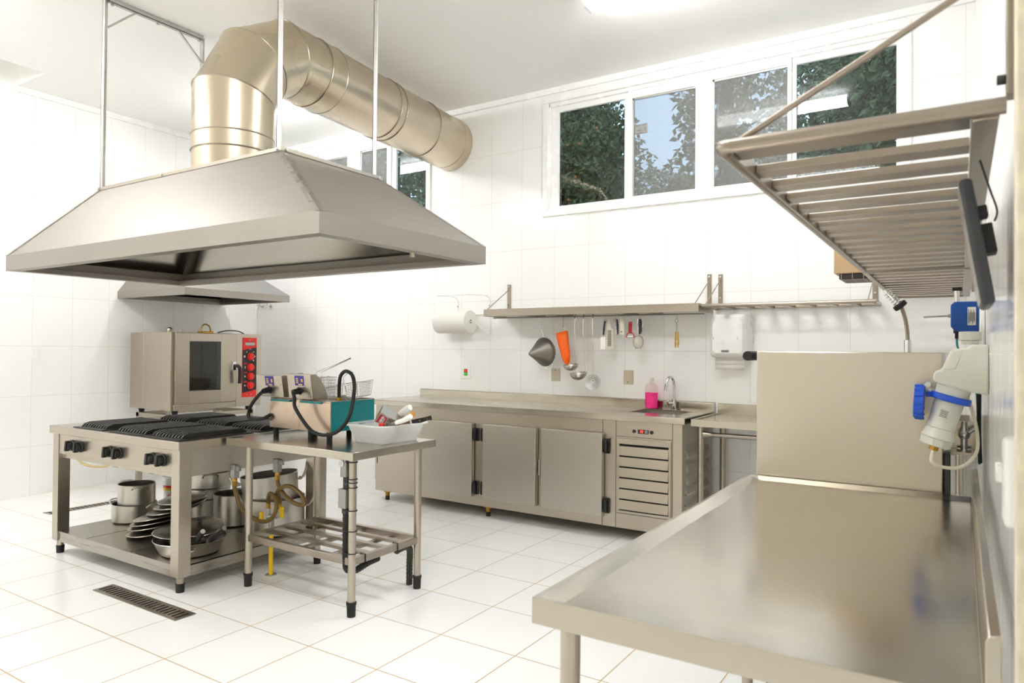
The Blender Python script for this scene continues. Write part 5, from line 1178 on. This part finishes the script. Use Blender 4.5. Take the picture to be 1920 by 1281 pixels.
# paper roll holder and roll
t = thing('paper_holder', 'white wire holder for the paper roll on the back wall', 'holder', (-4.05, YB, 1.6))
b = B(); yb = YB - .008; yf = 5.24; r = .006
xl, xr = -4.30 + .16, -3.76
b.tube(spline([Vector(p) for p in ((xl, yb, 1.60), (xl, yb, 1.80), (xl, yb - .01, 1.865), (xl - .03, yb - .06, 1.895), (-4.23, yf, 1.895))], 5), r, 8)
b.tube([(-4.23, yf, 1.895), (-3.86, yf, 1.895)], r, 8)
b.tube(spline([Vector(p) for p in ((-3.86, yf, 1.895), (-3.78, yb - .06, 1.895), (xr, yb - .01, 1.865), (xr, yb, 1.80), (xr, yb, 1.62), (xr, yb - .005, 1.555), (xr - .02, yb - .03, 1.545), (-3.86, 5.35, 1.64), (-3.89, 5.345, 1.645))], 5), r, 8)
b.tube([(xl, yb, 1.72), (xr, yb, 1.72)], r, 8); obj('frame', b, 'gloss_white', t)
b = B(); b.tube([(-3.88, 5.345, 1.645), (-4.29, 5.345, 1.645)], .007, 8); obj('spindle', b, 'gloss_white', t)
for x in (xl, xr):
    b = B(); b.cyl((x, yb - .006, 1.80), (x, yb - .010, 1.80), .006, n=8); obj('screw', b, 'brass', t)
t = thing('paper_roll', 'fat white paper roll on the wire wall holder', 'paper roll', (-4.09, 5.345, 1.62))
b = B(); b.lathe([(.018, 0), (.108, 0), (.110, .002), (.110, .378), (.108, .38), (.018, .38)], (-4.28, 5.345, 1.645), 48, rot('Y', 90)); obj('roll', b, 'paper', t)
b = B(); b.lathe([(.0175, .0), (.019, .3795), (.0165, .3795), (.0165, .0)], (-4.28, 5.345, 1.645), 24, rot('Y', 90)); obj('core', b, 'brown_box', t)

# towel dispenser
t = thing('towel_dispenser', 'rounded white paper towel dispenser on the wall', 'dispenser', (-1.47, 5.37, 1.33))
b = B(); x0, x1, z0, z1, r = -1.615, -1.325, 1.335, 1.665, .055
def outline(gx, y, top=.07):
    out = []
    for (cx, cz, a0, rr_) in ((x1 - gx - .03, z0 + gx + .03, -90, .03), (x1 - gx - r, z1 - gx - r, 0, r), (x0 + gx + r, z1 - gx - r, 90, r), (x0 + gx + .03, z0 + gx + .03, 180, .03)):
        for i in range(9):
            a = math.radians(a0 + 90 * i / 8); out.append((cx + rr_ * math.cos(a), y, cz + rr_ * math.sin(a)))
    return out
rings = [outline(0, YB - .001), outline(0, YB - .13), outline(.012, YB - .175), outline(.035, YB - .20)]
V = [[b.bm.verts.new(p) for p in q] for q in rings]
for A, Cc in zip(V, V[1:]):
    for i in range(len(A)): b.face([A[i], A[(i + 1) % len(A)], Cc[(i + 1) % len(A)], Cc[i]])
b.face(V[-1]); b.face(V[0]); obj('cover', b, 'white_plastic', t)
b = B()
for x in (-1.575, -1.395): b.box(x, x + .004, YB - .2015, YB - .199, 1.47, 1.49)
obj('slot', b, 'grey_metal', t, smooth=False)
b = B(); b.box(-1.515, -1.455, YB - .202, YB - .198, 1.375, 1.393); k_ = obj('badge', b, 'grey_metal', t)
b = B(); [b.box(-1.507 + i * .011, -1.500 + i * .011, YB - .2026, YB - .2018, 1.380, 1.388) for i in range(4)]; obj('badge_print', b, 'ink', k_, smooth=False)
b = B(); P = [(YB - .10, 1.345), (YB - .11, 1.32), (YB - .115, 1.28), (YB - .112, 1.245)]
for (ya, za), (yb_, zb_) in zip(P, P[1:]): b.quad([(-1.585, ya, za), (-1.365, ya, za), (-1.365, yb_, zb_), (-1.585, yb_, zb_)])
o = obj('paper_sheet', b, 'paper', t); md = o.modifiers.new('wall', 'SOLIDIFY'); md.thickness = .001
# ------------------------------------------------------------------ long prep table along the side wall
px0, px1, py0, py1, pz = -.730, .030, 1.218, 2.935, .88
t = thing('prep_table', 'big stainless prep table along the side wall in the near corner', 'table', ((px0 + px1) / 2, (py0 + py1) / 2, 0))
b = B()
def pr(x0, x1, y0, y1, z): return [(x0, y0, z), (x1, y0, z), (x1, y1, z), (x0, y1, z)]
V = shell(b, [pr(px0, px1, py0, py1, pz - .052), pr(px0, px1, py0, py1, pz), pr(px0 + .012, px1, py0 + .012, py1 - .012, pz), pr(px0 + .055, px1, py0 + .040, py1 - .045, pz - .012)])
b.face(V[-1]); obj('tabletop', b, 'steel_top', t, smooth=False, bev=.002)
b = B(); b.prism([(px1, py0, pz - .052), (px1, py0, pz + .085), (px1 + .004, py0, pz + .094), (px1 + .020, py0, pz + .098), (px1 + .020, py0, pz - .052)], (0, py1 - py0, 0)); obj('backsplash', b, 'steel_top', t, bev=.0015)
b = B(); b.box(px0 + .05, px1 - .01, py0 + .05, py1 - .05, pz - .050, pz - .028); obj('stiffener', b, 'steel_dark', t)
for x in (px0 + .060, px1 - .05):
    for y in (py0 + .055, py1 - .125):
        x = x - .03 if y > 2 and x < -.3 else x
        b = B(); b.cyl((x, y, .03), (x, y, pz - .052), .0205, n=24); l_ = obj('leg', b, 'steel', t)
        b = B(); b.cyl((x, y, 0), (x, y, .07), .0215, .024); obj('foot_cap', b, 'rubber', l_)

# ------------------------------------------------------------------ hood-type dish machine behind the table
t = thing('dish_machine', 'boxy stainless hood-type dish machine at the end of the prep table', 'dishwasher', (-.38, 3.25, 0))
b = B(); b.box(-.703, -.053, 2.952, 3.56, .845, 1.383); obj('hood_cover', b, 'steel_panel', t, bev=.004)
b = B(); b.box(-.69, -.066, 2.965, 3.55, .12, .84); obj('body', b, 'steel_dark', t, bev=.004)
b = B(); b.cyl((-.752, 3.0, 1.363), (-.752, 3.45, 1.363), .020, n=16); obj('handle_grip', b, 'rubber', t)
b = B(); b.box(-.752, -.703, 3.02, 3.05, 1.352, 1.374); b.box(-.752, -.703, 3.38, 3.41, 1.352, 1.374); obj('handle_arm', b, 'rubber', t)
for z in (.915, .96):
    b = B(); b.cyl((-.712, 3.0, z), (-.703, 3.0, z), .010, n=10); obj('bolt', b, 'chrome', t)
for x in (-.65, -.11):
    for y in (3.0, 3.5):
        b = B(); b.cyl((x, y, 0), (x, y, .12), .022); obj('foot', b, 'rubber', t)
b = B(); b.box(-.052, -.030, 2.96, 3.05, .60, 1.02); obj('lift_rod', b, 'dark_grey', t, bev=.006)

# ------------------------------------------------------------------ slatted racks along the side wall
def wall_rack(label, y0, y1, first, brace):
    t = thing('wall_rack', label, 'rack', (-.16, (y0 + y1) / 2, 1.75), 'slatted wall racks along the side wall')
    xa, xb, z = -.380, .060, 1.765
    b = B(); r = .0135
    b.tube([(xa + .010, y0 + .0155, z), (xb, y0 + .015, z)], r * .99, 14); obj('end_rail', b, 'rack', t)
    b = B(); b.tube([(xb - .02, y1 - .015, z), (xa + .02, y1 - .015, z)], r, 14); obj('end_rail', b, 'rack', t)
    b = B(); b.tube(spline([Vector(p) for p in ((xa + .02, y0 + .015, z), (xa + .002, y0 + .020, z), (xa, y0 + .05, z))], 4) + [Vector((xa, y1 - .02, z))], r, 14); b.box(xa + .012, xa + .018, y0 + .03, y1 - .03, z - .016, z + .012); obj('side_rail', b, 'rack', t)
    b = B(); b.box(xb - .045, xb - .008, y0 + .03, y1 - .03, z - .014, z + .014); obj('side_rail', b, 'rack', t, bev=.003)
    n = int((y1 - y0 - .1) / .1515)
    for i in range(n + 1):
        y = y0 + (.066 if i == 0 else .085) + i * .1515 + (.0 if i else .0)
        if y > y1 - .06: break
        b = B(); b.box(xa + .019, xb - .046, y - .031, y + .031, z - .008, z + .008); obj('slat', b, 'rack', t, bev=.001)
    for y in ([y0 + .03, y1 - .03] if brace else [y1 - .03]):
        b = B(); b.box(xb, xb + .018, y - .02, y + .02, z + .016, z + .47); k_ = obj('bracket', b, 'rack', t, bev=.002)
        b = B(); b.tube([(xa + .03, y, z + .012), (xb, y, z + .225)], .006, 10); obj('strut', b, 'rack', k_)
        b = B(); b.cyl((xb - .012, y, z + .045), (xb, y, z + .045), .008, n=8); obj('bolt', b, 'dark_grey', k_)
wall_rack('near slatted steel rack held by a sloping rod, above the prep table', 1.30, 3.60, 1, 1)
wall_rack('farther slatted steel rack reaching the back wall, beyond the near one', 3.63, 5.44, 0, 0)
t = thing('insect_trap', 'tan plastic box with dark grid underside on the far rack', 'box', (-.43, 4.3, 1.78))
b = B(); b.box(-.585, -.25, 4.17, 4.45, 1.812, 1.945); obj('case', b, 'brown_box', t, bev=.006)
b = B(); b.box(-.560, -.26, 4.185, 4.44, 1.7815, 1.812); obj('grid_body', b, 'iron', t, bev=.004)
b = B()
for i in range(6): b.box(-.55 + i * .055, -.547 + i * .055, 4.181, 4.1845, 1.783, 1.811)
for i in range(6): b.box(-.55 + i * .055, -.547 + i * .055, 4.19, 4.43, 1.7795, 1.7815)
for i in range(4): b.box(-.555, -.265, 4.20 + i * .07, 4.203 + i * .07, 1.7785, 1.7795)
obj('grid_bars', b, 'brown_box', t, smooth=False)

# ------------------------------------------------------------------ things on the side wall
# grey industrial plug and socket
t = thing('industrial_socket', 'pale grey industrial socket and plug with a blue collar and cap', 'socket', (.02, 2.85, 1.15))
Y = 2.84; M2 = lambda x, z, y=Y: (x, y, z)
b = B(); b.prism([(x, Y - .055, z) for x, z in ((.079, 1.41), (.03, 1.412), (.022, 1.40), (-.025, 1.395), (-.055, 1.325), (-.075, 1.318), (-.080, 1.287), (-.06, 1.276), (.03, 1.250), (.079, 1.243))], (0, .11, 0)); obj('housing', b, 'grey_plug', t, bev=.010, seg=3)
b = B(); b.prism([(x, Y - .0565, z) for x, z in ((.010, 1.395), (-.020, 1.388), (-.045, 1.325), (-.012, 1.328))], (0, .113, 0)); obj('recess', b, 'grey_plug', t, bev=.003)
b = B(); b.cyl((.028, Y, 1.412), (.028, Y, 1.425), .026); b.cyl((.028, Y, 1.425), (.028, Y, 1.455), .034, n=8); obj('cable_gland', b, 'grey_plug', t, bev=.003)
ad = Vector((-.28, 0, -1)).normalized(); c0_ = Vector((-.012, Y, 1.285))
q = lambda k: c0_ + ad * k
b = B(); b.cyl(q(0), q(.065), .053, .050, n=32); obj('socket_sleeve', b, 'grey_plug', t)
b = B(); b.cyl(q(.05), q(.072), .062, .062, n=36); b.obox(q(.061) + Vector((-.058, 0, .012)), .03, .03, .018); obj('blue_collar', b, 'blue', t, bev=.003)
b = B(); b.cyl(q(.072), q(.17), .045, .043, n=32); b.cyl(q(.17), q(.205), .043, .052, n=32); b.cyl(q(.205), q(.232), .050, .048, n=10)
obj('plug_body', b, 'grey_plug', t, bev=.002)
b = B(); b.obox(q(.115) + Vector((-.004, -.0455, 0)), .028, .001, .03, rot('Y', 18)); lb_ = obj('rating_print', b, 'grey_plug', t, smooth=False)
b = B()
for i in range(5): b.obox(q(.105 + i * .005) + Vector((-.004, -.0462, 0)), .024 - .003 * (i % 2), .0006, .0018, rot('Y', 18))
obj('print_line', b, 'ink', lb_, smooth=False)
cc = q(.10) + Vector((-.068, 0, .02)); axc = Vector((-1, 0, .06)).normalized()
b = B(); b.cyl(cc, cc + axc * .030, .060, .056, n=28)
for i in range(14):
    a = 2 * PI * i / 14; p = cc + Vector((0, math.cos(a), math.sin(a))) * .058; b.cyl(p, p + axc * .028, .005, n=6)
obj('blue_cap', b, 'blue', t, bev=.002)
b = B(); b.tube([q(.055) + Vector((-.05, 0, .01)), cc + Vector((-.002, 0, .058))], .010, 8); b.cyl(cc + Vector((.012, -.015, .062)), cc + Vector((.012, .015, .062)), .009); obj('cap_hinge', b, 'grey_plug', t)
b = B(); b.cyl(q(.232), q(.25), .014, n=8); obj('brass_gland', b, 'brass', t)
b = B(); e_ = q(.25); b.tube([e_, e_ + Vector((-.004, 0, -.04)), (-.055, Y + .02, .985), (.0, Y + .05, .985), (.045, Y + .08, 1.03), (.050, Y + .08, 1.10), (.035, Y + .07, 1.18), (.02, Y + .05, 1.23)], .006, 8, sub=6); obj('cable', b, 'cream', t)

# blue dosing pump
t = thing('dosing_pump', 'blue dosing pump with a white label on the side wall below the rack', 'pump', (.02, 3.36, 1.5))
b = B(); b.prism([(x, 3.31, z) for x, z in ((.066, 1.588), (-.020, 1.588), (-.033, 1.575), (-.033, 1.49), (-.022, 1.475), (.01, 1.462), (.066, 1.462))], (0, .12, 0)); obj('housing', b, 'navy', t, bev=.004)
b = B(); b.box(.024, .052, 3.308, 3.3105, 1.493, 1.565); l_ = obj('label', b, 'paper', t, smooth=False)
b = B(); [b.box(.027 + i * .004, .0285 + i * .004, 3.3068, 3.308, 1.497 + (i % 3) * .006, 1.558 - (i % 2) * .014) for i in range(6)]; obj('label_print', b, 'ink', l_, smooth=False)
b = B(); b.cyl((-.034, 3.35, 1.533), (-.042, 3.35, 1.533), .007); b.cyl((-.042, 3.35, 1.533), (-.128, 3.35, 1.530), .0035); obj('probe', b, 'steel_dark', t)
b = B(); b.cyl((-.012, 3.36, 1.588), (-.012, 3.36, 1.635), .010); obj('pipe', b, 'chrome', t)
b = B(); b.box(-.028, .006, 3.34, 3.38, 1.635, 1.648); obj('cap', b, 'rubber', t, bev=.003)
b = B(); b.cyl((-.012, 3.35, 1.462), (-.012, 3.35, 1.478), .012); b.cyl((-.012, 3.35, 1.44), (-.012, 3.35, 1.462), .007); obj('outlet', b, 'rubber', t)
b = B(); b.tube([(-.012, 3.35, 1.44), (-.010, 3.35, 1.41), (.0, 3.34, 1.39), (.03, 3.30, 1.34), (.052, 3.2, 1.24), (.055, 3.12, 1.10), (.058, 3.05, .98)], .004, 8, sub=5); obj('tube', b, 'teal', t)
b = B(); b.box(.062, XR - .001, 3.20, 3.31, 1.36, 1.60); single('wall_switch_box', b, 'white_plastic', 'narrow white box on the side wall beside the blue pump', 'box', bev=.004)
b = B(); b.tube([(.06, 3.15, 1.25), (.058, 3.10, 1.1), (.060, 3.02, .99)], .007, 8, sub=5); single('black_cable', b, 'rubber', 'black cable running down behind the grey socket', 'cable')
# pre-rinse spray
t = thing('spray_hose', 'chrome pre-rinse spray pipe with spring and black ring behind the dish machine', 'spray', (-.2, 3.68, .9))
b = B(); b.tube([(-.19, 3.68, .0), (-.19, 3.68, 1.36)], .012, 10); b.cyl((-.203, 3.68, 1.385), (-.203, 3.68, 1.44), .016); b.tube([(-.19, 3.68, 1.36), (-.203, 3.68, 1.39)], .012, 8); obj('riser', b, 'chrome', t)
b = B(); b.tube([(-.203, 3.68, 1.43), (-.205, 3.68, 1.48), (-.213, 3.67, 1.54), (-.228, 3.65, 1.595)], .0085, 10, sub=5); obj('neck', b, 'rack', t)
a0 = Vector((-.226, 3.655, 1.59)); dd = Vector((-.62, -.2, .76)).normalized()
b = B(); b.cyl(a0, a0 + dd * .022, .030); obj('black_ring', b, 'rubber', t, bev=.004)
b = B(); b.cyl(a0 + dd * .02, a0 + dd * .11, .010); s1_ = dd.orthogonal().normalized(); s2_ = dd.cross(s1_)
b.tube([a0 + dd * (.024 + .075 * i / 60) + (s1_ * math.cos(i * .55) + s2_ * math.sin(i * .55)) * .017 for i in range(61)], .003, 6); obj('spring', b, 'chrome', t)
# wall tap
t = thing('wall_tap', 'small chrome tap on a steel ledge behind the grey socket', 'tap', (.015, 3.12, 1.05))
b = B(); b.box(-.045, .062, 3.075, 3.20, 1.005, 1.015); b.box(-.045, .062, 3.195, 3.20, 1.015, 1.12); obj('ledge', b, 'steel_top', t, bev=.001)
b = B(); b.cyl((.012, 3.13, 1.015), (.012, 3.13, 1.022), .024); b.cyl((.012, 3.13, 1.022), (.012, 3.13, 1.085), .011); b.sph((.012, 3.13, 1.075), .020); obj('body', b, 'chrome', t)
b = B(); b.cyl((.012, 3.13, 1.072), (.045, 3.13, 1.10), .007); b.cyl((.012, 3.13, 1.09), (.012, 3.13, 1.125), .012, .008); obj('lever', b, 'chrome', t)
# dark slab on a tilted wall arm
t = thing('display_panel', 'dark grey slab on a tilted wall bracket under the near rack', 'panel', (.03, 1.6, 1.47))
Ms = rot('Y', -9); cs = Vector((.025, 1.615, 1.585))
b = B(); b.obox(cs, .022, .20, .235, Ms); obj('case', b, 'dark_grey', t, bev=.008, seg=3)
b = B(); b.obox(cs + Ms @ Vector((-.0115, 0, 0)), .001, .185, .22, Ms); obj('screen_face', b, 'steel_dark', t)
b = B(); b.obox(cs + Ms @ Vector((.018, -.055, .055)), .016, .04, .022, Ms); b.obox(cs + Ms @ Vector((.0195, -.04, .005)), .020, .06, .055, Ms); obj('bracket', b, 'rubber', t, bev=.002)
b = B(); b.tube([(.030, 1.535, 1.735), (.045, 1.535, 1.68), (.056, 1.535, 1.64), (.052, 1.54, 1.622)], .0018, 6, sub=4); obj('wire', b, 'rubber', t)
# white fitting in the near corner of the wall
t = thing('wall_fitting', 'rounded white plastic fitting on the side wall above the prep table', 'fitting', (.07, 1.38, 1.18))
b = B(); b.box(.058, XR - .0005, 1.345, 1.415, 1.105, 1.245); obj('cover', b, 'white_plastic', t, bev=.008, seg=3)
b = B(); b.box(.050, .060, 1.42, 1.46, 1.165, 1.195); b.box(.058, .066, 1.415, 1.46, 1.165, 1.195); obj('tab', b, 'white_plastic', t, bev=.003)

# ------------------------------------------------------------------ floor drains
def drain(label, x0, x1, y0, y1, along):
    t = thing('floor_drain', label, 'drain', ((x0 + x1) / 2, (y0 + y1) / 2, 0), 'slotted floor drains')
    b = B(); e = .022; h = .004
    b.box(x0, x1, y0, y0 + e, .0002, h); b.box(x0, x1, y1 - e, y1, .0002, h); b.box(x0, x0 + e, y0 + e, y1 - e, .0002, h); b.box(x1 - e, x1, y0 + e, y1 - e, .0002, h); obj('frame', b, 'rack', t)
    b = B(); b.box(x0 + e, x1 - e, y0 + e, y1 - e, .0002, .0008); obj('channel', b, 'dark', t, smooth=False)
    n = 21 if along == 'x' else 21
    for i in range(n):
        b = B(); k = (i + .75) / (n + .5)
        if along == 'x': x = x0 + e + (x1 - x0 - 2 * e) * k; b.box(x - .0085, x + .0085, y0 + e, y1 - e, .001, h)
        else: y = y0 + e + (y1 - y0 - 2 * e) * k; b.box(x0 + e, x1 - e, y - .0085, y + .0085, .001, h)
        obj('bar', b, 'rack', t, smooth=False)
drain('slotted steel floor drain in front of the stove', -4.13, -3.326, 2.06, 2.175, 'x')
drain('slotted steel floor drain behind the stove by the wall', -6.38, -6.265, 2.78, 3.58, 'y')
